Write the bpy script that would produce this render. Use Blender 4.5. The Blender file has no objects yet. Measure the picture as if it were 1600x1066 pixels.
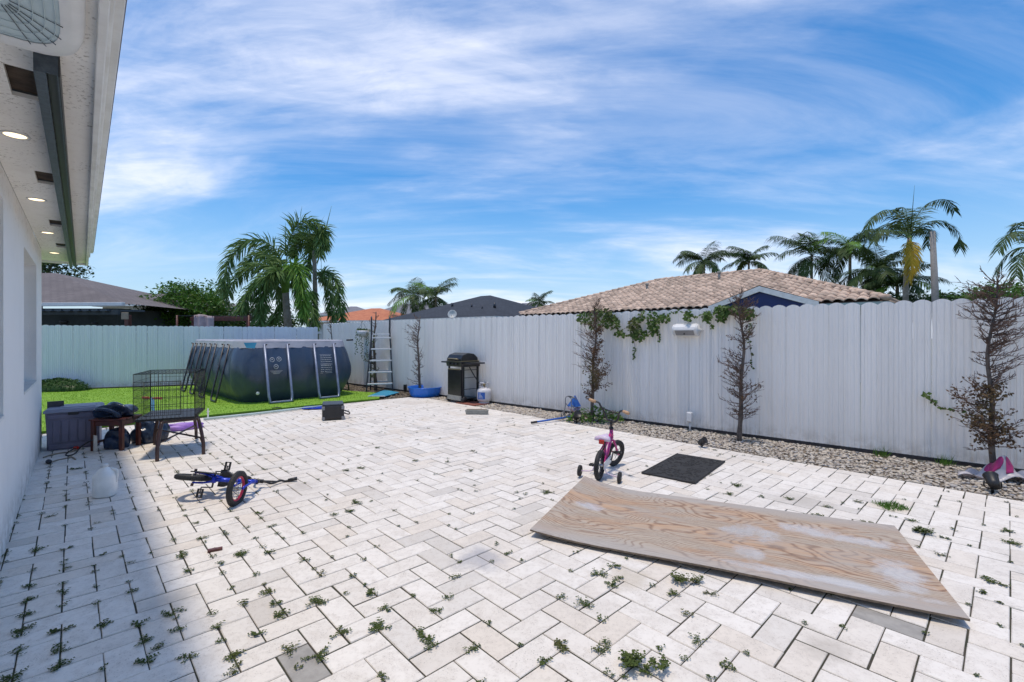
import bpy, bmesh, math, random
import numpy as np
from mathutils import Vector, Matrix
R = math.radians
rnd = random.Random(7)
nrng = np.random.default_rng(11)
sc = bpy.context.scene
COL = sc.collection

# ------------------------------------------------------------------ camera, sky, sun, exposure
F, HY, CAMH = 730.0, 526.0, 1.45          # focal length and horizon of the photograph in its own pixels
cam_d = bpy.data.cameras.new('camera'); cam = bpy.data.objects.new('camera', cam_d); COL.objects.link(cam)
cam.location = (0, 0, CAMH); cam.rotation_euler = (R(90), 0, 0)
cam_d.sensor_width = 36; cam_d.lens = F/1600*36; cam_d.shift_y = -(533-HY)/1600
cam_d.clip_start = 0.05; cam_d.clip_end = 2000
sc.camera = cam
SUN_DIR = Vector((-0.088, -0.050, 1.0)).normalized()      # from the ground to the sun
SUN_EL = math.asin(SUN_DIR.z); SUN_AZ = math.atan2(SUN_DIR.x, SUN_DIR.y)
w = bpy.data.worlds.new('World'); sc.world = w; w.use_nodes = True
nt = w.node_tree; nt.nodes.clear()
def wn(t, **kw):
    n = nt.nodes.new(t)
    for k, v in kw.items(): setattr(n, k, v)
    return n
def wl(a, b): nt.links.new(a, b)
def wmath(op, a, b=None, c=None):
    n = wn('ShaderNodeMath', operation=op)
    for i, x in enumerate((a, b, c)):
        if x is None: continue
        if isinstance(x, (int, float)): n.inputs[i].default_value = x
        else: wl(x, n.inputs[i])
    return n.outputs[0]
sky = wn('ShaderNodeTexSky', sky_type='NISHITA', sun_disc=False)
sky.sun_elevation = SUN_EL; sky.sun_rotation = SUN_AZ
sky.air_density = 1.0; sky.dust_density = 0.4; sky.ozone_density = 2.2; sky.altitude = 0
tcw = wn('ShaderNodeTexCoord')
sep = wn('ShaderNodeSeparateXYZ'); wl(tcw.outputs['Generated'], sep.inputs[0])
zz = wmath('MAXIMUM', wmath('ADD', sep.outputs[2], 0.20), 0.05)
px_ = wmath('DIVIDE', sep.outputs[0], zz); py_ = wmath('DIVIDE', sep.outputs[1], zz)
comb = wn('ShaderNodeCombineXYZ'); wl(px_, comb.inputs[0]); wl(py_, comb.inputs[1])
def cloud(rot, scl, loc, nscale, detail, rough, dist, lo, hi):
    mp = wn('ShaderNodeMapping'); mp.inputs['Rotation'].default_value = (0, 0, R(rot)); mp.inputs['Scale'].default_value = scl
    mp.inputs['Location'].default_value = loc
    wl(comb.outputs[0], mp.inputs[0])
    no = wn('ShaderNodeTexNoise'); no.inputs['Scale'].default_value = nscale; no.inputs['Detail'].default_value = detail
    no.inputs['Roughness'].default_value = rough; no.inputs['Distortion'].default_value = dist
    wl(mp.outputs[0], no.inputs['Vector'])
    mr = wn('ShaderNodeMapRange', interpolation_type='SMOOTHSTEP'); mr.inputs[1].default_value = lo; mr.inputs[2].default_value = hi
    wl(no.outputs[0], mr.inputs[0])
    return mr.outputs[0]
c1 = cloud(-24, (0.55, 1.15, 1), (1, -7, 0), 0.85, 10, 0.56, 0.45, 0.46, 0.66)
c2 = cloud(6, (0.35, 1.5, 1), (12, 1, 0), 1.3, 10, 0.62, 0.7, 0.42, 0.76)
c3 = cloud(-10, (0.8, 1.6, 1), (8.0, 3.0, 0), 3.2, 8, 0.65, 0.8, 0.30, 0.70)
cm = wmath('MINIMUM', wmath('ADD', wmath('MULTIPLY', c1, wmath('ADD', wmath('MULTIPLY', c3, 0.40), 0.36)), wmath('MULTIPLY', c2, 0.30)), 0.84)
hs = wn('ShaderNodeHueSaturation'); hs.inputs['Saturation'].default_value = 1.42; hs.inputs['Value'].default_value = 0.84; wl(sky.outputs[0], hs.inputs['Color'])
hz = wn('ShaderNodeMapRange', interpolation_type='SMOOTHSTEP'); hz.inputs[1].default_value = 0.34; hz.inputs[2].default_value = -0.02
hz.inputs[3].default_value = 0.0; hz.inputs[4].default_value = 0.72; wl(sep.outputs[2], hz.inputs[0])
mixh = wn('ShaderNodeMix', data_type='RGBA'); wl(hz.outputs[0], mixh.inputs['Factor'])
wl(hs.outputs[0], mixh.inputs['A']); mixh.inputs['B'].default_value = (2.2, 3.1, 4.4, 1)
mixc = wn('ShaderNodeMix', data_type='RGBA'); wl(cm, mixc.inputs['Factor'])
wl(mixh.outputs['Result'], mixc.inputs['A']); mixc.inputs['B'].default_value = (5.3, 5.4, 6.0, 1)
bg = wn('ShaderNodeBackground'); bg.inputs[1].default_value = 0.15
wl(mixc.outputs['Result'], bg.inputs[0])
out = wn('ShaderNodeOutputWorld'); wl(bg.outputs[0], out.inputs[0])
sun_d = bpy.data.lights.new('sun', 'SUN'); sun_d.energy = 2.0; sun_d.angle = R(5); sun_d.color = (1.0, 0.885, 0.73)
sun = bpy.data.objects.new('sun', sun_d); COL.objects.link(sun)
sun.rotation_euler = (-SUN_DIR).to_track_quat('-Z', 'Y').to_euler()
vs = sc.view_settings; vs.view_transform = 'Standard'; vs.look = 'None'; vs.gamma = 1.0; vs.exposure = 0.46; vs.use_curve_mapping = False

# ------------------------------------------------------------------ helpers
def G(px, py, z=0.0):
    """ground point (height z) that the photograph shows at pixel px, py"""
    Y = F*(CAMH-z)/(py-HY); return Vector(((px-800)/F*Y, Y, z))
def AT(px, py, Y):
    """point at depth Y that the photograph shows at pixel px, py"""
    return Vector(((px-800)/F*Y, Y, CAMH+(HY-py)/F*Y))
def frame(deg):
    t = R(deg); return Vector((-math.sin(t), math.cos(t), 0)), Vector((math.cos(t), math.sin(t), 0))

class MB:
    def __init__(s): s.v = []; s.f = []; s.sm = []
    def add(s, vs_, fs, smooth=False):
        o = len(s.v); s.v += [tuple(p) for p in vs_]; s.f += [tuple(i+o for i in q) for q in fs]; s.sm += [smooth]*len(fs); return s
    def box(s, c, d, M=None):
        x, y, z = d[0]/2, d[1]/2, d[2]/2; c = Vector(c)
        P = [Vector((a*x, b*y, e*z)) for e in (-1, 1) for b in (-1, 1) for a in (-1, 1)]
        if M is not None: P = [M @ p for p in P]
        return s.add([p+c for p in P], [(0,2,3,1),(4,5,7,6),(0,1,5,4),(2,6,7,3),(0,4,6,2),(1,3,7,5)])
    def bar(s, p0, p1, w_, h_, up=(0,0,1)):
        p0 = Vector(p0); p1 = Vector(p1); d = (p1-p0); L = d.length; d.normalize()
        up = Vector(up)
        if abs(d.dot(up)) > .98: up = Vector((0, 1, 0)) if abs(d.y) < .9 else Vector((1, 0, 0))
        a = d.cross(up).normalized(); b = a.cross(d)
        M = Matrix((a, d, b)).transposed()
        return s.box((p0+p1)/2, (w_, L, h_), M)
    def tube(s, pts, r, n=8, caps=True, closed=False):
        P = [Vector(p) for p in pts]; m = len(P)
        rr = [r]*m if isinstance(r, (int, float)) else list(r)
        vs_ = []; prev = None
        for i, p in enumerate(P):
            if closed: t = P[(i+1) % m]-P[i-1]
            else: t = P[min(i+1, m-1)]-P[max(i-1, 0)]
            t.normalize() if t.length > 1e-9 else None
            if prev is None:
                a = t.orthogonal().normalized()
            else:
                a = prev-t*prev.dot(t)
                a = a.normalized() if a.length > 1e-6 else t.orthogonal().normalized()
            prev = a; b = t.cross(a)
            for k in range(n):
                an = 2*math.pi*k/n; vs_.append(p+(a*math.cos(an)+b*math.sin(an))*rr[i])
        fs = []
        for i in range(m if closed else m-1):
            j = (i+1) % m
            for k in range(n):
                k2 = (k+1) % n; fs.append((i*n+k, i*n+k2, j*n+k2, j*n+k))
        if caps and not closed:
            fs.append(tuple(range(n-1, -1, -1))); fs.append(tuple((m-1)*n+k for k in range(n)))
        return s.add(vs_, fs, True)
    def lathe(s, prof, n=20, c=(0,0,0), M=None, smooth=True):
        vs_ = []; c = Vector(c)
        for (r, z) in prof:
            for k in range(n):
                a = 2*math.pi*k/n; p = Vector((r*math.cos(a), r*math.sin(a), z))
                vs_.append((M @ p if M is not None else p)+c)
        fs = []
        for i in range(len(prof)-1):
            for k in range(n):
                k2 = (k+1) % n; fs.append((i*n+k, i*n+k2, (i+1)*n+k2, (i+1)*n+k))
        if prof[0][0] > 1e-5: fs.append(tuple(range(n-1, -1, -1)))
        if prof[-1][0] > 1e-5: fs.append(tuple((len(prof)-1)*n+k for k in range(n)))
        return s.add(vs_, fs, smooth)
    def torus(s, c, R_, r, axis, n=28, m=8, a0=0, a1=2*math.pi):
        axis = Vector(axis).normalized(); a = axis.orthogonal().normalized(); b = axis.cross(a); c = Vector(c)
        full = abs(a1-a0-2*math.pi) < 1e-6
        k = n if full else n+1
        pts = [c+(a*math.cos(a0+(a1-a0)*i/n)+b*math.sin(a0+(a1-a0)*i/n))*R_ for i in range(k)]
        return s.tube(pts, r, m, closed=full)
    def prism(s, poly, vec, smooth=False):
        P = [Vector(p) for p in poly]; vec = Vector(vec); n = len(P)
        fs = [tuple(range(n-1, -1, -1)), tuple(range(n, 2*n))]+[(i, (i+1) % n, n+(i+1) % n, n+i) for i in range(n)]
        return s.add(P+[p+vec for p in P], fs, smooth)
    def grid(s, fn, nu, nv, smooth=True, wrap=False):
        vs_ = [fn(i/nu, j/nv) for j in range(nv+1) for i in range(nu+(0 if wrap else 1))]
        k = nu if wrap else nu+1; fs = []
        for j in range(nv):
            for i in range(nu):
                i2 = (i+1) % k; fs.append((j*k+i, j*k+i2, (j+1)*k+i2, (j+1)*k+i))
        return s.add(vs_, fs, smooth)
    def leaf(s, p, d, n, L, W, fold=0.0):
        p = Vector(p); d = Vector(d).normalized(); n = Vector(n); b = d.cross(n)
        b = b.normalized() if b.length > 1e-6 else d.orthogonal()
        nn = b.cross(d)
        m = p+d*L*.45
        return s.add([p, m+b*W/2+nn*fold*W, p+d*L, m-b*W/2+nn*fold*W], [(0,1,2),(0,2,3)])
    def mesh(s, name):
        me = bpy.data.meshes.new(name); me.from_pydata(s.v, [], s.f)
        me.polygons.foreach_set('use_smooth', s.sm); me.update(); return me
    def build(s, name, m, parent=None, bevel=0, loc=None, solid=0):
        return obj(name, s.mesh(name), m, parent, bevel, loc, solid)
def obj(name, me, m, parent=None, bevel=0, loc=None, solid=0):
    o = bpy.data.objects.new(name, me); COL.objects.link(o)
    if m is not None and not me.materials: me.materials.append(m)
    if parent is not None: o.parent = parent
    if loc is not None: o.location = loc
    if solid:
        md = o.modifiers.new('solid', 'SOLIDIFY'); md.thickness = solid; md.offset = 0
    if bevel:
        md = o.modifiers.new('bevel', 'BEVEL'); md.width = bevel; md.segments = 2; md.limit_method = 'ANGLE'; md.angle_limit = R(40)
    return o
def thing(name, label, cat, loc=(0,0,0), rotz=0, group=None, M=None):
    o = bpy.data.objects.new(name, None); COL.objects.link(o); o.empty_display_size = .1
    if M is not None: o.matrix_world = M
    else: o.location = loc; o.rotation_euler = (0, 0, rotz)
    return tag(o, label, cat, group)
def tag(o, label, cat, group=None, kind=None):
    if label: o['label'] = label
    if cat: o['category'] = cat
    if group: o['group'] = group
    if kind: o['kind'] = kind
    return o
def struct(o): o['kind'] = 'structure'; return o
def stuff(o): o['kind'] = 'stuff'; return o
def spline(P, n=8):
    P = [Vector(p) for p in P]; Q = [P[0]*2-P[1]]+P+[P[-1]*2-P[-2]]; out_ = []
    for i in range(1, len(Q)-2):
        for k in range(n):
            t = k/n; a, b, c, d = Q[i-1], Q[i], Q[i+1], Q[i+2]
            out_.append(.5*((2*b)+(c-a)*t+(2*a-5*b+4*c-d)*t*t+(3*b-a-3*c+d)*t**3))
    out_.append(P[-1]); return out_
def rv(a, b): return rnd.uniform(a, b)

# ------------------------------------------------------------------ materials
class NT:
    def __init__(s, name):
        s.m = bpy.data.materials.new(name); s.m.use_nodes = True; s.t = s.m.node_tree; s.t.nodes.clear()
        s.o = s.n('ShaderNodeOutputMaterial'); s.b = s.n('ShaderNodeBsdfPrincipled'); s.l(s.b.outputs[0], s.o.inputs[0])
        s.pos = None
    def n(s, t, **kw):
        x = s.t.nodes.new(t)
        for k, v in kw.items(): setattr(x, k, v)
        return x
    def l(s, a, b): s.t.links.new(a, b)
    def P(s):
        if s.pos is None: s.pos = s.n('ShaderNodeNewGeometry').outputs['Position']
        return s.pos
    def mapped(s, vec, scale=(1,1,1), rot=(0,0,0), loc=(0,0,0)):
        mp = s.n('ShaderNodeMapping'); mp.inputs['Scale'].default_value = scale; mp.inputs['Rotation'].default_value = rot; mp.inputs['Location'].default_value = loc
        s.l(vec, mp.inputs[0]); return mp.outputs[0]
    def noise(s, scale, detail=4, rough=.55, vec=None, dist=0):
        x = s.n('ShaderNodeTexNoise'); x.inputs['Scale'].default_value = scale; x.inputs['Detail'].default_value = detail
        x.inputs['Roughness'].default_value = rough; x.inputs['Distortion'].default_value = dist
        s.l(vec if vec is not None else s.P(), x.inputs['Vector']); return x.outputs[0]
    def rng(s, v, a, b, c=0., d=1., smooth=True):
        x = s.n('ShaderNodeMapRange', interpolation_type='SMOOTHSTEP' if smooth else 'LINEAR')
        for i, q in enumerate((a, b, c, d)): x.inputs[i+1].default_value = q
        s.l(v, x.inputs[0]); return x.outputs[0]
    def math(s, op, a, b=None):
        x = s.n('ShaderNodeMath', operation=op)
        for i, q in enumerate((a, b)):
            if q is None: continue
            if isinstance(q, (int, float)): x.inputs[i].default_value = q
            else: s.l(q, x.inputs[i])
        return x.outputs[0]
    def mix(s, f, a, b, mode='MIX'):
        x = s.n('ShaderNodeMix', data_type='RGBA', blend_type=mode)
        for k, q in (('Factor', f), ('A', a), ('B', b)):
            if isinstance(q, (int, float)): x.inputs[k].default_value = q
            elif isinstance(q, tuple): x.inputs[k].default_value = (*q[:3], 1)
            else: s.l(q, x.inputs[k])
        return x.outputs['Result']
    def col(s, c):
        if isinstance(c, tuple): s.b.inputs['Base Color'].default_value = (*c[:3], 1)
        else: s.l(c, s.b.inputs['Base Color'])
    def rough(s, r):
        if isinstance(r, (int, float)): s.b.inputs['Roughness'].default_value = r
        else: s.l(r, s.b.inputs['Roughness'])
    def bump(s, h, strength=.3, dist=.01):
        x = s.n('ShaderNodeBump'); x.inputs['Strength'].default_value = strength; x.inputs['Distance'].default_value = dist
        s.l(h, x.inputs['Height']); s.l(x.outputs[0], s.b.inputs['Normal'])
def M(name, c1, c2=None, scale=8, rough=.6, bump=0, metal=0, bscale=None, var=0, spec=.5, detail=5, trans=0, dist=.006):
    t = NT(name)
    if c2 is None: c2 = tuple(x*.82 for x in c1)
    f = t.rng(t.noise(scale, detail, .6), .32, .68)
    c = t.mix(f, c1, c2)
    if var:
        oi = t.n('ShaderNodeObjectInfo').outputs['Random']; ri = t.n('ShaderNodeNewGeometry').outputs['Random Per Island']
        k = t.math('FRACT', t.math('ADD', oi, ri))
        g = t.rng(k, 0, 1, 1-var, 1+var, False)
        cc = t.n('ShaderNodeCombineColor')
        for i in range(3): t.l(g, cc.inputs[i])
        c = t.mix(1., c, cc.outputs[0], 'MULTIPLY')
    t.col(c); t.rough(rough); t.b.inputs['Metallic'].default_value = metal
    t.b.inputs['Specular IOR Level'].default_value = spec
    if bump: t.bump(t.noise(bscale or scale*6, 5, .6), bump, dist)
    if trans:
        tr = t.n('ShaderNodeBsdfTranslucent'); t.l(c, tr.inputs[0]); mx = t.n('ShaderNodeMixShader'); mx.inputs[0].default_value = trans
        t.l(t.b.outputs[0], mx.inputs[1]); t.l(tr.outputs[0], mx.inputs[2]); t.l(mx.outputs[0], t.o.inputs[0])
    return t.m

STAINS = [(*G(752, 872)[:2], .24, (.27, .28, .33)), (*G(1290, 1010)[:2], .16, (.42, .38, .33)), (*G(470, 760)[:2], .22, (.44, .40, .36)), (*G(985, 905)[:2], .20, (.50, .43, .33)), (*G(260, 940)[:2], .2, (.42, .40, .37)), (*G(1250, 780)[:2], .3, (.46, .42, .37))]
def m_paver():
    t = NT('travertine'); oi = t.n('ShaderNodeObjectInfo').outputs['Random']; ri = t.n('ShaderNodeNewGeometry').outputs['Random Per Island']
    k = t.math('FRACT', t.math('ADD', oi, ri)); k2 = t.math('FRACT', t.math('MULTIPLY', k, 17.31)); k3 = t.math('FRACT', t.math('MULTIPLY', k, 71.7))
    c = t.mix(t.rng(k, 0, 1, 0, 1, False), (.735, .685, .62), (.80, .755, .695))
    c = t.mix(t.rng(k2, .68, 1, 0, .70), c, (.70, .62, .525))
    c = t.mix(t.rng(k3, .90, 1, 0, .55), c, (.50, .47, .43))
    off = t.n('ShaderNodeCombineXYZ'); t.l(t.math('MULTIPLY', k, 40.), off.inputs[2]); 
    va = t.n('ShaderNodeVectorMath', operation='ADD'); t.l(t.P(), va.inputs[0]); t.l(off.outputs[0], va.inputs[1]); p = va.outputs[0]
    n1 = t.noise(9, 8, .65, p, .8)
    c = t.mix(t.rng(n1, .40, .70, 0, .42), c, (.56, .50, .435))
    n2 = t.noise(38, 6, .7, p)
    c = t.mix(t.rng(n2, .47, .74, 0, .40), c, (.44, .395, .345))
    pits = t.noise(150, 3, .6, p)
    pm = t.math('MULTIPLY', t.rng(pits, .60, .68), t.rng(n1, .42, .56))
    c = t.mix(t.math('MULTIPLY', pm, .6), c, (.22, .20, .18))
    big = t.noise(.55, 4, .6)
    c = t.mix(t.rng(big, .48, .72, 0, .35), c, (.50, .46, .42))
    st = t.noise(2.3, 6, .7, None, .5)
    c = t.mix(t.rng(st, .60, .78, 0, .45), c, (.36, .335, .32))
    for sx, sy, sr, sc_ in STAINS:
        vm = t.n('ShaderNodeVectorMath', operation='DISTANCE'); t.l(t.P(), vm.inputs[0]); vm.inputs[1].default_value = (sx, sy, 0)
        d_ = t.math('ADD', vm.outputs['Value'], t.math('MULTIPLY', t.math('SUBTRACT', t.noise(5, 5, .65), .5), sr*1.6))
        c = t.mix(t.rng(d_, sr, sr*.15, 0, .55), c, sc_)
    t.col(c); t.rough(t.rng(n2, .3, .7, .62, .85)); t.b.inputs['Specular IOR Level'].default_value = .35
    h = t.math('SUBTRACT', t.math('ADD', t.math('MULTIPLY', n1, .5), t.math('MULTIPLY', n2, .35)), t.math('MULTIPLY', pm, .8))
    t.bump(h, .45, .004); return t.m
def m_plywood():
    t = NT('weathered_plywood'); tc = t.n('ShaderNodeTexCoord').outputs['Object']
    warp = t.noise(1.0, 2, .5, t.mapped(tc, (.9, 1.9, 1), (0, 0, 0), (4.2, 1.3, 0)))
    fine = t.noise(16, 8, .72, t.mapped(tc, (.35, 6, 1)))
    wp = t.n('ShaderNodeCombineXYZ'); t.l(t.math('ADD', t.math('MULTIPLY', warp, .95), t.math('MULTIPLY', fine, .035)), wp.inputs[1])
    va = t.n('ShaderNodeVectorMath', operation='ADD'); t.l(t.mapped(tc, (.12, .75, 1)), va.inputs[0]); t.l(wp.outputs[0], va.inputs[1])
    wv = t.n('ShaderNodeTexWave', wave_type='BANDS', bands_direction='Y', wave_profile='SIN')
    for k, v in (('Scale', 12.0), ('Distortion', 1.6), ('Detail', 3), ('Detail Scale', 1.4), ('Detail Roughness', .55)): wv.inputs[k].default_value = v
    t.l(va.outputs[0], wv.inputs['Vector'])
    zone = t.noise(1.7, 4, .6, t.mapped(tc, (.5, 2.2, 1)))
    c = t.mix(t.rng(zone, .40, .62), (.45, .375, .295), (.50, .32, .195))
    c = t.mix(t.math('MULTIPLY', t.rng(wv.outputs[1], .55, .95), t.rng(zone, .3, .6, .25, .95)), c, (.32, .165, .085))
    c = t.mix(t.rng(wv.outputs[1], .86, 1.0, 0, .70), c, (.17, .11, .075))
    c = t.mix(t.rng(fine, .44, .66, 0, .62), c, (.24, .19, .15))
    knot = t.n('ShaderNodeTexVoronoi'); knot.inputs['Scale'].default_value = 2.1; t.l(t.mapped(tc, (.8, 1.5, 1), (0,0,0), (.3, .1, 0)), knot.inputs['Vector'])
    kd = t.rng(knot.outputs['Distance'], .02, .12, .75, 0); c = t.mix(kd, c, (.17, .11, .08))
    gr = t.noise(2.2, 7, .7, t.mapped(tc, (.8, 2.0, 1))); c = t.mix(t.rng(gr, .45, .68, 0, .58), c, (.38, .35, .315))
    sep_ = t.n('ShaderNodeSeparateXYZ'); t.l(tc, sep_.inputs[0])
    edge = t.rng(t.math('ABSOLUTE', sep_.outputs[1]), .44, .61, 0, .6); c = t.mix(edge, c, (.40, .38, .36))
    # water patches: smooth coat, plus their pale sky reflection painted into the colour
    wet_glare = None
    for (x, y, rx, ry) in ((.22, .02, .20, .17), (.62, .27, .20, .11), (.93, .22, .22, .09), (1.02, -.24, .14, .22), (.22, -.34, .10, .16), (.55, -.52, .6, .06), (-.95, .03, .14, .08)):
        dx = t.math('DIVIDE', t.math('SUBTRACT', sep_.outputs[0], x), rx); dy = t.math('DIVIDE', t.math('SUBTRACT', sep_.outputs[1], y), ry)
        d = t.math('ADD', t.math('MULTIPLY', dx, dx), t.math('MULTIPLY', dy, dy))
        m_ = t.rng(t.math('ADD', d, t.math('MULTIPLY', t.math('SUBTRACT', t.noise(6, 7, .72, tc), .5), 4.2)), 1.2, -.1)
        wet_glare = m_ if wet_glare is None else t.math('MAXIMUM', wet_glare, m_)
    c = t.mix(t.math('MULTIPLY', wet_glare, .60), c, (.66, .66, .67))
    t.col(c); mr = t.n('ShaderNodeMapRange'); mr.inputs[3].default_value = .68; mr.inputs[4].default_value = .10; t.l(wet_glare, mr.inputs[0]); t.rough(mr.outputs[0])
    t.l(t.math('MULTIPLY', wet_glare, .8), t.b.inputs['Coat Weight']); t.b.inputs['Coat Roughness'].default_value = .06; t.b.inputs['Coat IOR'].default_value = 1.6
    t.bump(t.math('ADD', fine, t.math('MULTIPLY', wv.outputs[1], .5)), .25, .003); return t.m
def m_shingle(name, a, b, rows=7.):
    t = NT(name); p = t.P()
    br = t.n('ShaderNodeTexBrick'); br.offset = .5
    for k, v in (('Scale', 1.), ('Mortar Size', .012), ('Brick Width', .32), ('Row Height', 1/rows), ('Bias', 0.)): br.inputs[k].default_value = v
    br.inputs['Color1'].default_value = (*a, 1); br.inputs['Color2'].default_value = (*b, 1); br.inputs['Mortar'].default_value = (a[0]*.35, a[1]*.35, a[2]*.35, 1)
    uvn = t.n('ShaderNodeUVMap').outputs[0]; t.l(uvn, br.inputs['Vector'])
    c = t.mix(t.rng(t.noise(14, 4, .7), .3, .7, 0, .45), br.outputs[0], b)
    c = t.mix(t.rng(t.noise(.8, 3), .4, .7, 0, .35), c, tuple(x*.6 for x in a))
    t.col(c); t.rough(.9); t.bump(br.outputs[1], -.6, .02); return t.m
def m_water():
    t = NT('pool_water'); t.col((.05, .32, .38)); t.rough(.04); t.b.inputs['Transmission Weight'].default_value = .35; t.b.inputs['IOR'].default_value = 1.33
    t.bump(t.noise(6, 3, .5), .12, .03); return t.m
def m_emit(name, c, s):
    t = NT(name); t.col((.9, .85, .75)); t.b.inputs['Emission Color'].default_value = (*c, 1); t.b.inputs['Emission Strength'].default_value = s; return t.m
def m_stucco():
    t = NT('white_stucco'); n1 = t.noise(2, 5, .6); n2 = t.noise(90, 5, .7)
    c = t.mix(t.rng(n1, .4, .75, 0, .35), (.90, .875, .835), (.78, .76, .725))
    sz = t.n('ShaderNodeSeparateXYZ'); t.l(t.P(), sz.inputs[0])
    sp = t.math('MULTIPLY', t.rng(sz.outputs[2], .38, .0), t.rng(t.noise(9, 6, .7), .36, .62)); c = t.mix(t.math('MULTIPLY', sp, .6), c, (.42, .37, .31))
    mil = t.math('MULTIPLY', t.rng(sz.outputs[2], 2.2, 2.55), t.rng(t.noise(14, 6, .75), .52, .68)); c = t.mix(t.math('MULTIPLY', mil, .5), c, (.35, .29, .2))
    t.col(c); t.rough(.85); t.bump(t.math('ADD', n2, t.math('MULTIPLY', t.noise(25, 4), .6)), .8, .008); return t.m
def m_soffit():
    t = NT('mildewed_soffit'); n1 = t.noise(5, 7, .7); n2 = t.noise(45, 5, .75)
    c = t.mix(t.rng(n1, .45, .8, 0, .4), (.88, .85, .79), (.68, .63, .56))
    sp = t.math('MULTIPLY', t.rng(n2, .53, .66), t.rng(t.noise(2.2, 4, .7), .42, .60))
    c = t.mix(t.math('MULTIPLY', sp, .8), c, (.20, .16, .11))
    t.col(c); t.rough(.8); t.bump(n2, .3, .004); return t.m
def m_fence(name, tint):
    t = NT(name); oi = t.n('ShaderNodeObjectInfo').outputs['Random']
    c = t.mix(oi, tint, tuple(x*.93 for x in tint))
    st = t.noise(3.0, 6, .65, t.mapped(t.P(), (6, 6, .5))); c = t.mix(t.rng(st, .5, .8, 0, .30), c, tuple(x*.62 for x in tint))
    sp = t.noise(120, 2, .5); c = t.mix(t.rng(sp, .70, .78, 0, .35), c, (.35, .33, .31))
    sz = t.n('ShaderNodeSeparateXYZ'); t.l(t.P(), sz.inputs[0])
    dirt = t.math('MULTIPLY', t.rng(sz.outputs[2], .30, .0), t.rng(t.noise(6, 5, .7), .38, .62))
    c = t.mix(t.math('MULTIPLY', dirt, .55), c, (.42, .38, .32))
    t.col(c); t.rough(.45); t.bump(t.noise(25, 4, .6), .08, .004); return t.m
def m_leafy(name, a, b, c3, tr=.25, rough=.5):
    t = NT(name); ri = t.n('ShaderNodeNewGeometry').outputs['Random Per Island']
    c = t.mix(ri, a, b); c = t.mix(t.rng(t.noise(1.3, 3), .5, .75, 0, .7), c, c3)
    t.col(c); t.rough(rough); t.b.inputs['Specular IOR Level'].default_value = .22
    trn = t.n('ShaderNodeBsdfTranslucent'); t.l(c, trn.inputs[0]); mx = t.n('ShaderNodeMixShader'); mx.inputs[0].default_value = tr
    t.l(t.b.outputs[0], mx.inputs[1]); t.l(trn.outputs[0], mx.inputs[2]); t.l(mx.outputs[0], t.o.inputs[0]); return t.m
def m_pebble():
    t = NT('river_pebble'); ri = t.n('ShaderNodeNewGeometry').outputs['Random Per Island']
    k2 = t.math('FRACT', t.math('MULTIPLY', ri, 23.7))
    c = t.mix(ri, (.47, .40, .31), (.58, .53, .46)); c = t.mix(t.rng(k2, .65, .95), c, (.30, .25, .21)); c = t.mix(t.rng(k2, .0, .12, 1, 0), c, (.24, .25, .28))
    c = t.mix(t.rng(t.noise(40, 4), .4, .7, 0, .3), c, (.35, .30, .25))
    t.col(c); t.rough(.7); return t.m
def m_liner():
    t = NT('pool_liner_vinyl'); n1 = t.noise(1.2, 5, .6); n2 = t.noise(60, 2)
    c = t.mix(t.rng(n1, .35, .7), (.030, .048, .085), (.048, .072, .120)); c = t.mix(t.rng(n2, .5, .7, 0, .25), c, (.07, .095, .14))
    t.col(c); t.rough(.34); t.bump(t.noise(5, 5, .6, t.mapped(t.P(), (1, 1, .4))), .35, .05); return t.m
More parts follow.
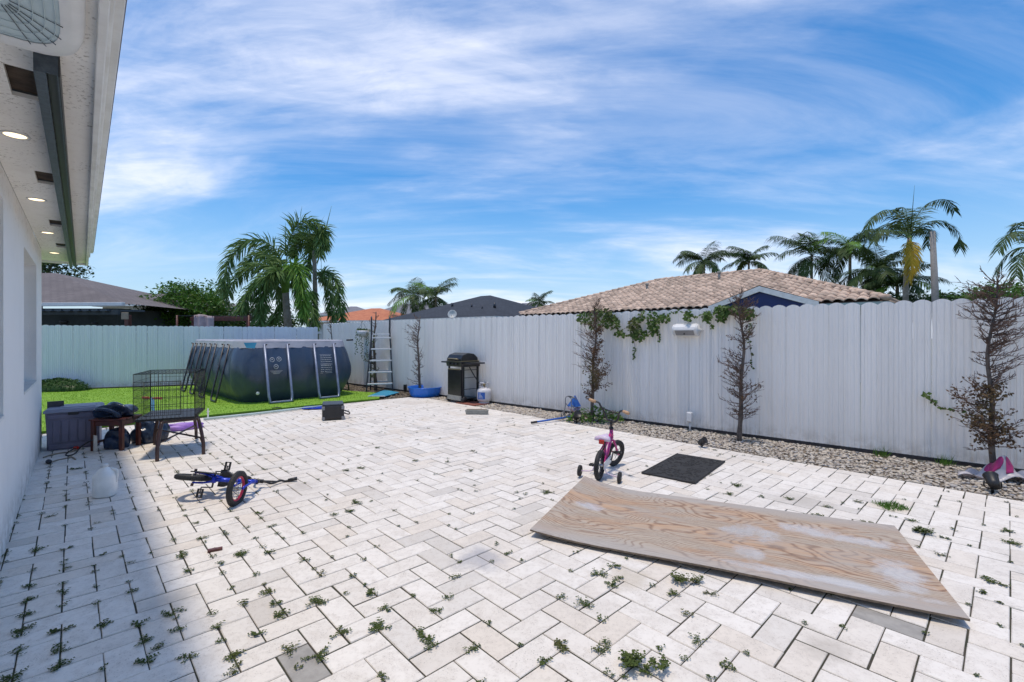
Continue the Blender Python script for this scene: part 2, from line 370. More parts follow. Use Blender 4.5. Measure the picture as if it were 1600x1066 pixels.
MAT = dict(
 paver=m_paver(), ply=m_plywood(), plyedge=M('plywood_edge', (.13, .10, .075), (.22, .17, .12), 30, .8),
 bed=M('joint_sand', (.065, .052, .038), (.030, .036, .018), 7, .95, .6, bscale=90),
 ground=M('bare_ground', (.20, .17, .12), (.11, .13, .06), .5, .95, .4, bscale=30),
 dirt=M('gravel_bed_soil', (.22, .18, .135), (.12, .095, .07), 3, .95, .5, bscale=60),
 pebble=m_pebble(), turf=M('turf_backing', (.21, .38, .03), (.17, .32, .025), 3, .9),
 blade=m_leafy('turf_blade', (.23, .40, .030), (.30, .47, .045), (.25, .38, .04), .25),
 fence=m_fence('white_painted_metal_fence', (.86, .835, .795)), fenceb=m_fence('pale_blue_white_metal_fence', (.86, .84, .89)),
 rail=M('fence_rail_paint', (.70, .70, .70), None, 6, .6),
 stucco=m_stucco(), soffit=m_soffit(), trim=M('white_trim_paint', (.78, .78, .76), (.66, .65, .62), 5, .5, .1),
 frame=M('window_frame_white', (.74, .75, .76), None, 4, .4), glass=M('dark_window_glass', (.035, .045, .055), (.05, .06, .07), 1, .06, spec=.7),
 slate=M('slate_metal', (.09, .115, .14), (.06, .075, .095), 40, .5, .2, metal=.3), black=M('black_plastic', (.014, .014, .015), (.024, .023, .023), 12, .45, .05),
 rubber=M('black_rubber', (.016, .016, .017), (.028, .027, .027), 25, .7, .15), hole=M('rotten_wood', (.11, .075, .05), (.045, .03, .02), 12, .9, .6, bscale=50),
 lamp=m_emit('warm_downlight', (1., .80, .50), 1.3), white=M('white_plastic', (.74, .74, .73), (.66, .66, .65), 6, .4), pale=M('pale_grille_plastic', (.52, .62, .64), (.45, .55, .58), 6, .45),
 grey=M('grey_plastic', (.26, .26, .265), None, 6, .5), cord=M('cord_rope', (.30, .25, .18), None, 20, .8),
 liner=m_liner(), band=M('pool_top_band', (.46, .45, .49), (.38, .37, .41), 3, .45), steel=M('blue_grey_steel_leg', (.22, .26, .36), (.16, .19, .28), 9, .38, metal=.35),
 dsteel=M('dark_steel', (.035, .037, .045), (.06, .06, .07), 9, .4, metal=.4), water=m_water(), print_=M('white_print', (.72, .74, .78), None, 10, .5),
 step=M('grey_white_step', (.66, .67, .68), (.58, .59, .60), 8, .5), cyan=M('cyan_water_sheet', (.03, .25, .42), (.05, .34, .52), 5, .35), blue=M('bright_blue_plastic', (.012, .13, .62), (.02, .19, .72), 2, .32, trans=.15),
 enamel=M('black_enamel', (.012, .012, .013), (.022, .021, .022), 6, .28, .05), bronze=M('brass_trim', (.35, .29, .17), None, 6, .35, metal=.6), chrome=M('worn_steel', (.5, .5, .5), (.36, .35, .34), 15, .35, metal=.8),
 tank=M('white_tank_paint', (.66, .65, .68), (.55, .53, .53), 7, .45, .05), lblue=M('blue_label', (.02, .09, .40), (.03, .15, .5), 20, .5), brick=M('red_paver', (.27, .09, .06), (.20, .07, .05), 14, .9, .3),
 conc=M('grey_concrete', (.33, .33, .30), (.25, .25, .23), 10, .9, .4), box=M('charcoal_lilac_resin', (.19, .17, .23), (.155, .14, .19), 5, .5, .08), lid=M('grey_lilac_resin_lid', (.27, .27, .34), (.21, .215, .27), 4, .5, .08),
 rwood=M('red_brown_wood', (.125, .028, .018), (.06, .016, .012), 9, .42, .2), bag=M('black_blue_plastic_bag', (.014, .022, .045), (.03, .055, .11), 9, .18, .3, bscale=18, dist=.02), wire=M('black_wire', (.018, .018, .018), None, 9, .5),
 brown=M('dark_brown_metal', (.060, .028, .024), (.035, .017, .015), 12, .42, .1), sky=M('light_blue_plastic', (.16, .42, .62), (.22, .50, .68), 7, .4), orange=M('orange_plastic', (.62, .12, .035), None, 7, .4), terracotta=M('orange_clay', (.58, .13, .03), (.46, .10, .025), 9, .7),
 purple=M('purple_film', (.30, .14, .52), (.40, .22, .60), 7, .35, .3, bscale=22), pink=M('soft_pink_plastic', (.62, .27, .30), None, 8, .4), hotpink=M('hot_pink_paint', (.55, .015, .17), (.62, .10, .30), 22, .28), lilac=M('lilac_vinyl', (.62, .45, .66), (.70, .62, .70), 30, .5),
 bblue=M('royal_blue_paint', (.015, .035, .42), (.02, .06, .55), 12, .25, metal=.2), rimred=M('pink_red_rim', (.60, .03, .08), None, 10, .35), tan=M('tan_grip', (.58, .36, .20), None, 20, .7), red=M('red_reflector', (.55, .02, .01), None, 20, .2),
 jug=M('milky_jug_plastic', (.86, .85, .81), (.74, .73, .69), 9, .38), bark=M('grey_brown_bark', (.17, .135, .11), (.10, .08, .065), 20, .9, .7, bscale=50), twig=M('dead_twig', (.19, .125, .095), (.12, .08, .065), 20, .9), palmtrunk=M('pale_palm_trunk', (.30, .27, .22), (.20, .17, .13), 6, .85, .5),
 pole=M('concrete_pole', (.33, .31, .29), (.26, .25, .23), 8, .85), sheet=M('white_plastic_sheet', (.70, .66, .68), (.62, .60, .63), 3, .3, .3, bscale=14, trans=.35, dist=.02), magenta=M('magenta_film', (.55, .04, .20), None, 5, .35, trans=.2),
 foxtail=m_leafy('foxtail_leaf', (.095, .18, .045), (.16, .26, .085), (.22, .29, .11), .25, .62), foxbright=m_leafy('fresh_palm_leaf', (.13, .27, .04), (.18, .33, .06), (.22, .34, .08), .3, .62), coco=m_leafy('coconut_leaf', (.035, .07, .018), (.060, .105, .028), (.10, .12, .035), .12, .62),
 yellow=m_leafy('yellowing_palm_leaf', (.42, .33, .03), (.55, .36, .04), (.30, .32, .04), .3), mango=m_leafy('broadleaf', (.055, .14, .020), (.10, .21, .03), (.16, .26, .04), .25, .4), dark=m_leafy('dark_broadleaf', (.025, .06, .015), (.045, .09, .02), (.06, .11, .03), .15, .4),
 weed=m_leafy('weed_leaf', (.045, .075, .018), (.095, .125, .032), (.125, .095, .040), .15, .8), grass=m_leafy('grass_blade', (.07, .17, .02), (.12, .24, .04), (.10, .16, .03), .25), vine=m_leafy('vine_leaf', (.06, .12, .025), (.11, .17, .04), (.12, .06, .04), .2), deadleaf=m_leafy('dry_leaf', (.15, .085, .045), (.09, .06, .035), (.12, .13, .05), .15, .8),
 shg=m_shingle('grey_brown_shingle', (.135, .115, .115), (.19, .165, .16)), shd=m_shingle('charcoal_shingle', (.022, .028, .040), (.040, .048, .064)), otile=M('orange_roof_tile', (.52, .19, .085), (.42, .13, .06), 3, .8, .3, bscale=9, dist=.05), gtile=M('grey_far_roof', (.20, .20, .22), (.16, .16, .18), 2, .85), solar=M('solar_panel', (.012, .02, .11), (.018, .03, .15), 5, .12),
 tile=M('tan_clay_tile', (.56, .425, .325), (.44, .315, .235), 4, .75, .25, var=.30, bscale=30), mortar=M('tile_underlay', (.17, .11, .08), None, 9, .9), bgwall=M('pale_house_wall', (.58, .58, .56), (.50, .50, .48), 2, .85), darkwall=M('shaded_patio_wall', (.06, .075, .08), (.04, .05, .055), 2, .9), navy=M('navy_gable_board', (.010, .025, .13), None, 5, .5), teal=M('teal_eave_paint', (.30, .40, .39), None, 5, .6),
 dish=M('dish_grey', (.55, .57, .56), None, 5, .4), hedge=m_leafy('hedge_leaf', (.03, .08, .02), (.05, .11, .025), (.07, .13, .03), .15), fabric=M('faded_pink_cloth', (.50, .40, .40), (.38, .30, .31), 3, .9),
)
# ------------------------------------------------------------------ ground, patio, lawn, gravel
PTH = 43.25; PU, PV = frame(PTH)                # paving axes: PU runs along the house, PV away from it
W0, OU, OV = 0.1426, -0.0064, -0.0411           # paver width and lattice origin
def pv(u, v, z=0.): return PU*u+PV*v+Vector((0, 0, z))
g = MB(); g.add([(-300,-300,-.05),(300,-300,-.05),(300,600,-.05),(-300,600,-.05)], [(0,1,2,3)]); struct(g.build('ground', MAT['ground']))
U0, U1, V0, V1 = -2.2, 9.92, -0.62, 6.10
patio = MB().prism([pv(U0,V0,-.045), pv(U0,V1,-.045), pv(U1,V1,-.045), pv(U1,V0,-.045)][::-1], (0,0,.0410)).build('patio', MAT['bed']); struct(patio)
FC = Vector((-6.16, 15.25, 0)); FR = Vector((5.10, 5.24, 0)); FDIR = (FR-FC).normalized(); FN = Vector((FDIR.y, -FDIR.x, 0))
if FN.y > 0: FN = -FN
FB = Vector((-12.03, 12.60, 0)); BDIR = (FC-FB).normalized(); BN = Vector((BDIR.y, -BDIR.x, 0))
# pavers in 90 degree herringbone
def paver_mesh(lu, lv, seed):
    r = random.Random(seed); a, b, t = lu/2, lv/2, .028; e = .0035; j = lambda q: r.uniform(-q, q)
    P = []
    for z, k in ((-t, 0), (-e*1.3, 0), (0, e)):
        for sx, sy in ((-1,-1),(1,-1),(1,1),(-1,1)):
            P.append((sx*(a-k)+j(.0007), sy*(b-k)+j(.0007), z+(j(.0006) if z == 0 else 0)))
    fs = [(8,9,10,11)]
    for l in (0, 4):
        for k in range(4): fs.append((l+k, l+(k+1) % 4, l+4+(k+1) % 4, l+4+k))
    return P, fs
GAP = .0032
variants = {}
for key, (lu, lv) in {'full': (2*W0-GAP, W0-GAP), 'half': (W0-GAP, W0-GAP)}.items():
    variants[key] = []
    for s_ in range(6):
        P, fs = paver_mesh(lu-s_*.0007, lv-s_*.0006, s_); m_ = MB(); m_.add(P, fs); me = m_.mesh('paver'); me.materials.append(MAT['paver']); variants[key].append((me, P, fs))
bricks = []
iu0, iu1 = int((U0-OU)/W0), int((U1-OU)/W0); iv0, iv1 = int((V0-OV)/W0), int((V1-OV)/W0)
inside = lambda x, y: iu0 <= x < iu1 and iv0 <= y < iv1
for x in range(iu0-1, iu1+1):
    for y in range(iv0-1, iv1+1):
        d = (x-y) % 4
        if d == 1: cells = ((x, y), (x+1, y)); rot = 0
        elif d == 0: cells = ((x, y), (x, y+1)); rot = 1
        else: continue
        ins = [c for c in cells if inside(*c)]
        if len(ins) == 2: bricks.append(('full', OU+W0*(x+(1 if not rot else .5)), OV+W0*(y+(.5 if not rot else 1)), rot))
        elif len(ins) == 1: bricks.append(('half', OU+W0*(ins[0][0]+.5), OV+W0*(ins[0][1]+.5), 0))
def proj(p):
    return (800+F*p.x/p.y, HY+F*(CAMH-p.z)/p.y) if p.y > .3 else None
rank = []
for i, b in enumerate(bricks):
    p = pv(b[1], b[2]); q = proj(p)
    hid = q is None or not (-30 < q[0] < 1630 and q[1] < 1090)
    rank.append((1e9 if hid else p.y*p.y*math.hypot(p.x, p.y, CAMH)/ (2 if b[0] == 'full' else 1), i))
near = set(i for _, i in sorted(rank)[:300])
GREYP = [G(1440, 985), G(415, 1048)]
m_grey = M('grey_stained_travertine', (.37, .35, .32), (.28, .265, .245), 12, .8, .3)
far = MB(); Rb = Matrix.Rotation(R(PTH)+math.pi/2, 4, 'Z')
gi = [min([i_ for i_, b_ in enumerate(bricks) if b_[0] == 'full' and not b_[3]], key=lambda i: (pv(bricks[i][1], bricks[i][2])-g_).length) for g_ in GREYP]
for i, (key, u_, v_, rot) in enumerate(bricks):
    k = rnd.randrange(6); me, P, fs = variants[key][k]
    jz = rv(-.0025, .0015)
    Mx = Matrix.Translation(pv(u_+rv(-.0012, .0012), v_+rv(-.0012, .0012), jz)) @ Matrix.Rotation(R(PTH)+math.pi/2+(math.pi/2 if rot else 0)+rv(-.006, .006), 4, 'Z') @ Matrix.Rotation(rv(-.006, .006), 4, 'X') @ Matrix.Rotation(rv(-.004, .004), 4, 'Y')
    if i in near or i in gi:
        o = bpy.data.objects.new('paver', me); COL.objects.link(o); o.parent = patio; o.matrix_local = Mx
        if i in gi:
            o.data = me.copy(); o.data.materials.clear(); o.data.materials.append(m_grey); o['label'] = 'dark grey stained paver among the cream ones'
    else: far.add([Mx @ Vector(p) for p in P], fs)
stuff(far.build('pavers_beyond', MAT['paver'], patio))
# gravel strip along the right fence
gp = [pv(U0, V1+.004), pv(U1+.0, V1+.004), FC+FDIR*4.2, FR+FDIR*3.2]
gm = MB(); gm.add([Vector((p.x, p.y, -.022)) for p in gp], [(0,1,2,3)]); gm.add([Vector((p.x, p.y, -.022)) for p in (pv(U1+.004, 3.6), pv(U1+.004, V1), FC+FDIR*4.2, FC+FDIR*.1, FC+FDIR*.1+Vector((-.3,-2.,0)))], [(0,1,2,3,4)])
struct(gm.build('gravel_bed', MAT['dirt']))
ico = bmesh.new(); bmesh.ops.create_icosphere(ico, subdivisions=1, radius=1); ico.verts.ensure_lookup_table()
IV = np.array([v.co[:] for v in ico.verts]); IF = np.array([[v.index for v in f.verts] for f in ico.faces]); ico.free()
def pebbles(name, sampler, n, lo, hi, z0, mat, parent=None):
    pts = []; 
    while len(pts) < n:
        p = sampler()
        if p is not None: pts.append(p)
    pts = np.array(pts); s = nrng.uniform(lo, hi, (n, 1))*np.exp(nrng.normal(0, .25, (n, 1)))
    V_ = np.repeat(IV[None], n, 0)*(1+nrng.uniform(-.22, .22, (n, 12, 1)))
    V_ *= (s*np.stack([nrng.uniform(.8, 1.25, n), nrng.uniform(.7, 1.1, n), nrng.uniform(.45, .75, n)], 1))[:, None, :]
    a = nrng.uniform(0, 6.28, n); c, s_ = np.cos(a), np.sin(a)
    x = V_[:, :, 0]*c[:, None]-V_[:, :, 1]*s_[:, None]; y = V_[:, :, 0]*s_[:, None]+V_[:, :, 1]*c[:, None]
    V_ = np.stack([x, y, V_[:, :, 2]], 2)+pts[:, None, :]; V_[:, :, 2] += z0+s*.3
    Fs = (IF[None]+(np.arange(n)*12)[:, None, None]).reshape(-1, 3)
    me = bpy.data.meshes.new(name); me.from_pydata(V_.reshape(-1, 3).tolist(), [], Fs.tolist()); me.polygons.foreach_set('use_smooth', [True]*len(Fs)); me.update()
    return stuff(obj(name, me, mat, parent))
def s_gravel():
    t = rnd.random()**.75; a = FC+FDIR*rv(5.2, 18.0); k = rnd.random()
    # across the strip from the fence foot to the patio edge
    dv = V1-(a.dot(PV)); b = a+PV*(dv+.02)
    if dv > -.05: return None
    p = a.lerp(b, k); return (p.x, p.y, rv(-.004, .008))
gr = pebbles('gravel', s_gravel, 16000, .010, .021, -.018, MAT['pebble']); tag(gr, 'mixed tan and grey pebbles lying along the right fence', 'gravel')
def s_grav2():
    p = FC+FDIR*rv(.3, 6.5)-(-FN)*rv(0., 1.1); return (p.x, p.y, 0) if (p.dot(PU) > U1 or p.dot(PV) > V1+.02) else None
gr2 = pebbles('leaf_litter', s_grav2, 2200, .012, .03, -.02, MAT['dirt']); tag(gr2, 'brown soil and litter at the foot of the far fence', 'litter')
# artificial lawn
LZ = .03
lp = [pv(U1+.01, -4.5), pv(U1+.01, 5.15), pv(U1+.95, 5.62), pv(U1+2.1, 5.2), FC+FDIR*.35-BN*-.12, FB-BDIR*2.4+BN*.08]
lawn = MB().prism([Vector((p.x, p.y, -.04)) for p in lp][::-1], (0,0,LZ+.04)).build('lawn', MAT['turf']); struct(lawn)
def inpoly(p, poly):
    c = False; n = len(poly)
    for i in range(n):
        a, b = poly[i], poly[i-1]
        if (a.y > p[1]) != (b.y > p[1]) and p[0] < (b.x-a.x)*(p[1]-a.y)/(b.y-a.y)+a.x: c = not c
    return c
tb = MB(); N = 0
xs = [p.x for p in lp]; ys = [p.y for p in lp]
while N < 42000:
    x, y = rv(min(xs), max(xs)), rv(min(ys), max(ys))
    if not inpoly((x, y), lp): continue
    if y > 13 and rnd.random() < .4: continue
    a = rv(0, 6.283); d = Vector((math.cos(a), math.sin(a), 0)); L = rv(.012, .026); b = Vector((-d.y, d.x, 0))*.006
    p = Vector((x, y, LZ-.002)); tip = p+Vector((rv(-.012, .012), rv(-.012, .012), L))
    tb.v += [tuple(p-b), tuple(p+b), tuple(tip)]; k = len(tb.v); tb.f.append((k-3, k-2, k-1)); tb.sm.append(False); N += 1
gt = stuff(tb.build('turf_grass', MAT['blade'])); tag(gt, 'short bright green artificial turf under the pool', 'grass')

# ------------------------------------------------------------------ metal fences, board by board
def board_mesh(wb, H, arch, rib, seed):
    r = random.Random(seed); n = 14; prof = []
    x = -wb/2; stepx = [0, .05, .09, .20, .24, .36, .40, .50, .60, .64, .76, .80, .91, .95, 1.0]
    dy = [0, 0, 1, 1, .2, .2, 1, 1, 1, .2, .2, 1, 1, 0, 0]
    vs_ = []; m_ = len(stepx)
    for back in (0, 1):
        for top in (0, 1):
            for sx, q in zip(stepx, dy):
                X = -wb/2+sx*wb*.995; zt = H+arch*(1-(2*sx-1)**2)
                vs_.append((X, (-q*rib if not back else .010-q*rib*.5), zt if top else .045))
    fs = []
    for i in range(m_-1):
        fs.append((i, i+1, m_+i+1, m_+i)); fs.append((2*m_+i+1, 2*m_+i, 3*m_+i, 3*m_+i+1)); fs.append((m_+i, m_+i+1, 3*m_+i+1, 3*m_+i)); fs.append((i+1, i, 2*m_+i, 2*m_+i+1))
    fs.append((0, m_, 3*m_, 2*m_)); fs.append((m_-1, 3*m_-1, 4*m_-1, 2*m_-1))
    q = MB(); q.add(vs_, fs)
    for zz_ in (H*.33, H*.77):
        q.box((wb*.0, -rib-.003, zz_), (.008, .006, .008))
    return q.mesh('board')
def fence(name, label, A, d, L, H, wb, mat, rib=.010, arch=.034):
    t = thing(name, label, 'fence', A, math.atan2(d.y, d.x))
    ms = [board_mesh(wb, H+q, arch, rib, i) for i, q in enumerate((0, .004, -.004, .008))]
    for m_ in ms: m_.materials.append(mat)
    n = int(L/wb)
    for i in range(n):
        o = bpy.data.objects.new('board', ms[rnd.randrange(4)]); COL.objects.link(o); o.parent = t
        o.location = (wb*(i+.5), rv(-.003, .003), 0); o.rotation_euler = (rv(-.004, .004), rv(-.003, .003), rv(-.012, .012))
    for z in (.12, H*.52, H-.16): MB().box((L/2, .035, z), (L, .04, .07)).build('rail', MAT['rail'], t)
    for i in range(int(L/2.4)+1): MB().box((i*2.4+.05, .085, (H-.06)/2), (.05, .05, H-.06)).build('post', MAT['rail'], t)
    MB().box((L/2, .012, .018), (L, .02, .045)).build('base_strip', MAT['dsteel'], t)
    return t
RF = fence('metal_fence', 'tall white ribbed metal fence with scalloped top behind the gravel and bikes', FC, FDIR, 18.4, 1.845, .166, MAT['fence'])
BF = fence('metal_fence', 'pale blue-white ribbed fence behind the above-ground pool and lawn', FB-BDIR*2.6, BDIR, (FC-FB).length+2.55, 1.735, .125, MAT['fenceb'], .008, .020)

# ------------------------------------------------------------------ own house at the left
HTH = 42.6; HU, HV = frame(HTH); HP = G(65, 700)
Mh = Matrix((( HU.x, -HV.x, 0, HP.x), (HU.y, -HV.y, 0, HP.y), (0, 0, 1, 0), (0, 0, 0, 1)))   # local x = along the wall away from the camera, -y = out to the patio
Mh = Matrix.Translation(HP) @ Matrix.Rotation(math.atan2(HU.y, HU.x), 4, 'Z')                # local y = towards inside the house
house = thing('house', 'white stucco house with mildewed soffit along the left edge', 'house', M=Mh)
SZ = 2.575; OH = .43; OE = 1.10; X0 = -12.0
wins = [(-2.5, -.93, .92, 2.27), (-5.6, -4.0, .90, 2.37)]
wm = MB(); xs_ = [X0, -5.6, -4.0, -2.5, -.93, 0]
def wallbox(x0, x1, z0, z1): wm.box(((x0+x1)/2, .10, (z0+z1)/2), (x1-x0, .20, z1-z0))
wallbox(X0, -5.6, -.04, SZ); wallbox(-4.0, -2.5, -.04, SZ); wallbox(-.93, 0, -.04, SZ)
for a, b, z0, z1 in wins: wallbox(a, b, -.04, z0); wallbox(a, b, z1, SZ)
wm.box((-.10, 3.7, SZ/2-.02), (.20, 7.0, SZ+.04)); wm.build('wall', MAT['stucco'], house)
for a, b, z0, z1 in wins:
    f_ = MB(); 
    for (c, d) in ((((a+b)/2, .13, z0+.03), (b-a-.002, .06, .06)), (((a+b)/2, .13, z1-.03), (b-a-.002, .06, .06)), ((a+.03, .13, (z0+z1)/2), (.058, .06, z1-z0-.12)), ((b-.03, .13, (z0+z1)/2), (.058, .06, z1-z0-.12)), (((a+b)/2, .135, (z0+z1)/2+.02), (b-a-.12, .045, .05))): f_.box(c, d)
    wo = f_.build('window', MAT['frame'], house)
    MB().box(((a+b)/2, .15, (z0+z1)/2+.34), (b-a-.12, .008, .58)).build('pane', MAT['glass'], wo); MB().box(((a+b)/2, .155, (z0+z1)/2-.34), (b-a-.12, .008, .60)).build('pane', MAT['glass'], wo)
    MB().box(((a+b)/2, .06, z0+.012), (b-a-.006, .13, .024)).build('sill', MAT['trim'], wo)
# soffit in strips so that the rotten vent openings are real holes
LX = [-4.83+1.66*k-.0 for k in range(-3, 4)]
VX = [-5.62, -3.93, -2.13, -.60, -7.3, -9.0]
sf = MB()
VXs = sorted(VX); ya, yb = -.250, -.150
sf.box(((X0+OE)/2, (-OH+ya)/2, SZ+.01), (OE-X0, OH+ya, .02)); sf.box(((X0+OE)/2, (yb-.002)/2, SZ+.01), (OE-X0, -yb-.002, .02))
e0 = X0
for vx in VXs+[None]:
    e1 = OE if vx is None else vx-.17
    sf.box(((e0+e1)/2, (ya+yb)/2, SZ+.01), (e1-e0, yb-ya, .02)); e0 = 0 if vx is None else vx+.17
sf.box((OE/2+.001, 3.5, SZ+.01), (OE-.004, 7.0, .02))
sof = sf.build('soffit', MAT['soffit'], house)
for vx in VX:
    MB().box((vx, (ya+yb)/2, SZ+.035), (.345, yb-ya+.01, .012)).build('vent_opening', MAT['hole'], sof)
    MB().bar((vx-.15, ya+.03, SZ+.016), (vx-.145, yb-.012, SZ+.02), .012, .01).build('splinter', MAT['cord'], sof)
for lx in LX[1:]:
    d_ = MB().lathe([(.062, .004), (.062, -.004), (.050, -.006), (.048, .003)], 24, (lx, -.115, SZ)).build('downlight', MAT['white'], sof)
    MB().lathe([(.0, -.002), (.047, -.002)], 24, (lx, -.115, SZ-.001)).build('lens', MAT['lamp'], d_)
fa = MB()
for p0, p1, h0, h1, y0, y1 in ((X0, OE+.03, -.035, .12, -OH-.028, -OH), (X0, OE+.045, .10, .17, -OH-.050, -OH-.0285)):
    fa.box(((p0+p1)/2, (y0+y1)/2, SZ+(h0+h1)/2), (p1-p0, y1-y0, h1-h0))
fa.box((OE+.015, 3.3, SZ+.045), (.028, 7.46, .155)); fa.build('fascia', MAT['trim'], house, .004)
dr = MB().box(((X0+OE+.05)/2, -OH-.068, SZ+.185), (OE+.06-X0, .034, .03)); dr.build('drip_edge', MAT['trim'], house, .004)
tk = MB(); x0, x1 = HP.x, 0
TX0 = -6.03
for c, d in ((((TX0+OE-.12)/2, -.268, SZ-.088), (OE-.12-TX0, .036, .004)), ((TX0+.002, -.285, SZ-.044), (.004, .062, .084)), (((TX0+OE-.12)/2, -.318, SZ-.045), (OE-.12-TX0, .004, .088)), (((TX0+OE-.12)/2, -.252, SZ-.045), (OE-.12-TX0, .004, .082))): tk.box(c, d)
trk = tk.build('screen_track', MAT['slate'], house)
MB().box(((TX0+OE-.12)/2, -.302, SZ-.070), (OE-.14-TX0, .030, .004)).box(((TX0+OE-.12)/2, -.3225, SZ-.045), (OE-.14-TX0, .004, .086)).build('track_slot_dark', MAT['black'], trk)  # black plates painted in for the dark inside of the open track
rf = MB(); sl = .33
ro = MB().prism([(X0, -OH-.09, SZ+.19), (OE+.06, -OH-.09, SZ+.19), (OE+.06, 3.4, SZ+.19+3.9*sl), (X0, 3.4, SZ+.19+3.9*sl)], (0, 0, .03)).prism([(X0, 7.2, SZ+.19), (OE+.06, 7.2, SZ+.19), (OE+.06, 3.405, SZ+.19+3.9*sl), (X0, 3.405, SZ+.19+3.9*sl)][::-1], (0, 0, .03))
ro.build('roof', MAT['gtile'], house)
# white rounded fan housing under the soffit at the top left
fan = thing('fan_housing', 'white rounded grille housing mounted under the eave in the top left corner', 'fan housing', Mh @ Vector((-6.47, -.185, SZ)), math.atan2(HU.y, HU.x))
def sup(a, k, z, e=.55):
    c, s_ = math.cos(a), math.sin(a); return Vector((.40*k*math.copysign(abs(c)**e, c), .215*k*math.copysign(abs(s_)**e, s_), z))
prof = [(1.0, -.001), (1.0, -.025), (.97, -.042), (.90, -.052), (.82, -.057), (.70, -.057)]
fb_ = MB(); fb_.grid(lambda i, j: sup(2*math.pi*i, *prof[round(j*5)]), 48, 5, True, True); fb_.build('body', MAT['white'], fan)
fb_ = MB(); fb_.add([sup(2*math.pi*i/48, .74, -.0545) for i in range(48)], [tuple(range(47, -1, -1))]); gb = fb_.build('grille', MAT['pale'], fan)
for k in range(20):
    a = 2*math.pi*k/20+.1; MB().tube([sup(a, q, -.0585) for q in (.16, .4, .6, .73)], .0016, 5).build('spoke', MAT['slate'], gb)
for q in (.26, .40, .53, .65):
    MB().tube([sup(2*math.pi*i/40, q, -.0590) for i in range(40)], .0014, 5, closed=True).build('ring', MAT['pale'], gb)
# ------------------------------------------------------------------ objects on the patio
# plywood sheet, warped, lying on the pavers
pa, pb, pc, pd = G(917, 760), G(1405, 830), G(1497, 974), G(828, 833)
pcen = (pa+pb+pc+pd)/4+Vector((-.01, -.025, 0)); pdir = ((pb-pa)+(pc-pd)).normalized()
pl_ = thing('plywood_sheet', 'large warped weathered plywood sheet lying on the pavers', 'plywood sheet', (pcen.x, pcen.y, .006), math.atan2(pdir.y, pdir.x))
PLX, PLY = 2.39, 1.30
def plyz(x, y):
    e = max(0., -(x/PLX*2)-.55)/.45; e2 = max(0., (x/PLX*2)-.5)/.5
    return .010+.070*e*e*(.35+.65*(y/PLY+.5))+.012*e2*e2+.022*(1-(y/PLY+.5))*(1-.5*abs(x))*.9+.006*math.sin(x*2.1+.4)
def ply(dz, inset=0):
    return lambda i, j: Vector(((i-.5)*(PLX-inset), (j-.5)*(PLY-inset), plyz((i-.5)*PLX, (j-.5)*PLY)+dz))
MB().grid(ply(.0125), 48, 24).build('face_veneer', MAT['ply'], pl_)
eb = MB(); N1, N2 = 48, 24
ring = [(i/N1, 0) for i in range(N1)]+[(1, j/N2) for j in range(N2)]+[(1-i/N1, 1) for i in range(N1)]+[(0, 1-j/N2) for j in range(N2)]
top = [ply(.0122)(*q) for q in ring]; bot = [ply(0.)(*q) for q in ring]; n = len(ring)
eb.add(bot+top, [(i, (i+1) % n, n+(i+1) % n, n+i) for i in range(n)]); eb.grid(lambda i, j: ply(0.)(1-i, j), 48, 24); eb.build('core_edge', MAT['plyedge'], pl_)
# rubber mat of two halves
q = [G(1056, 711), G(1135, 722), G(1086, 757), G(1002, 741)]; mc = sum(q, Vector())/4; md = (q[3]-q[0]+q[2]-q[1]).normalized(); ml = ((q[3]-q[0]).length+(q[2]-q[1]).length)/2; mw = ((q[1]-q[0]).length+(q[2]-q[3]).length)/2
mat_ = thing('rubber_mat', 'black rubber mat with raised swirl pattern on the pavers', 'mat', (mc.x, mc.y, 0.003), math.atan2(md.y, md.x))
for s_ in (-1, 1):
    h_ = MB().box((s_*ml/4, 0, .008), (ml/2-.006, mw, .014)).build('mat_half', MAT['rubber'], mat_, .003)
    sw = MB()
    for k in range(70):
        x, y = s_*ml/4+rv(-ml/4+.04, ml/4-.04), rv(-mw/2+.04, mw/2-.04); a = rv(0, 6.28); r_ = rv(.012, .03); a1 = rv(2.2, 4.5)
        sw.tube([(x+r_*math.cos(a+a1*t/6), y+r_*math.sin(a+a1*t/6), .0155) for t in range(7)], .0045, 4)
    stuff(sw.build('swirl_relief', MAT['rubber'], h_))
    for k in (-1, 1): MB().box((s_*ml/4, k*(mw/2-.012), .0155), (ml/2-.02, .012, .006)).build('border', MAT['rubber'], h_)

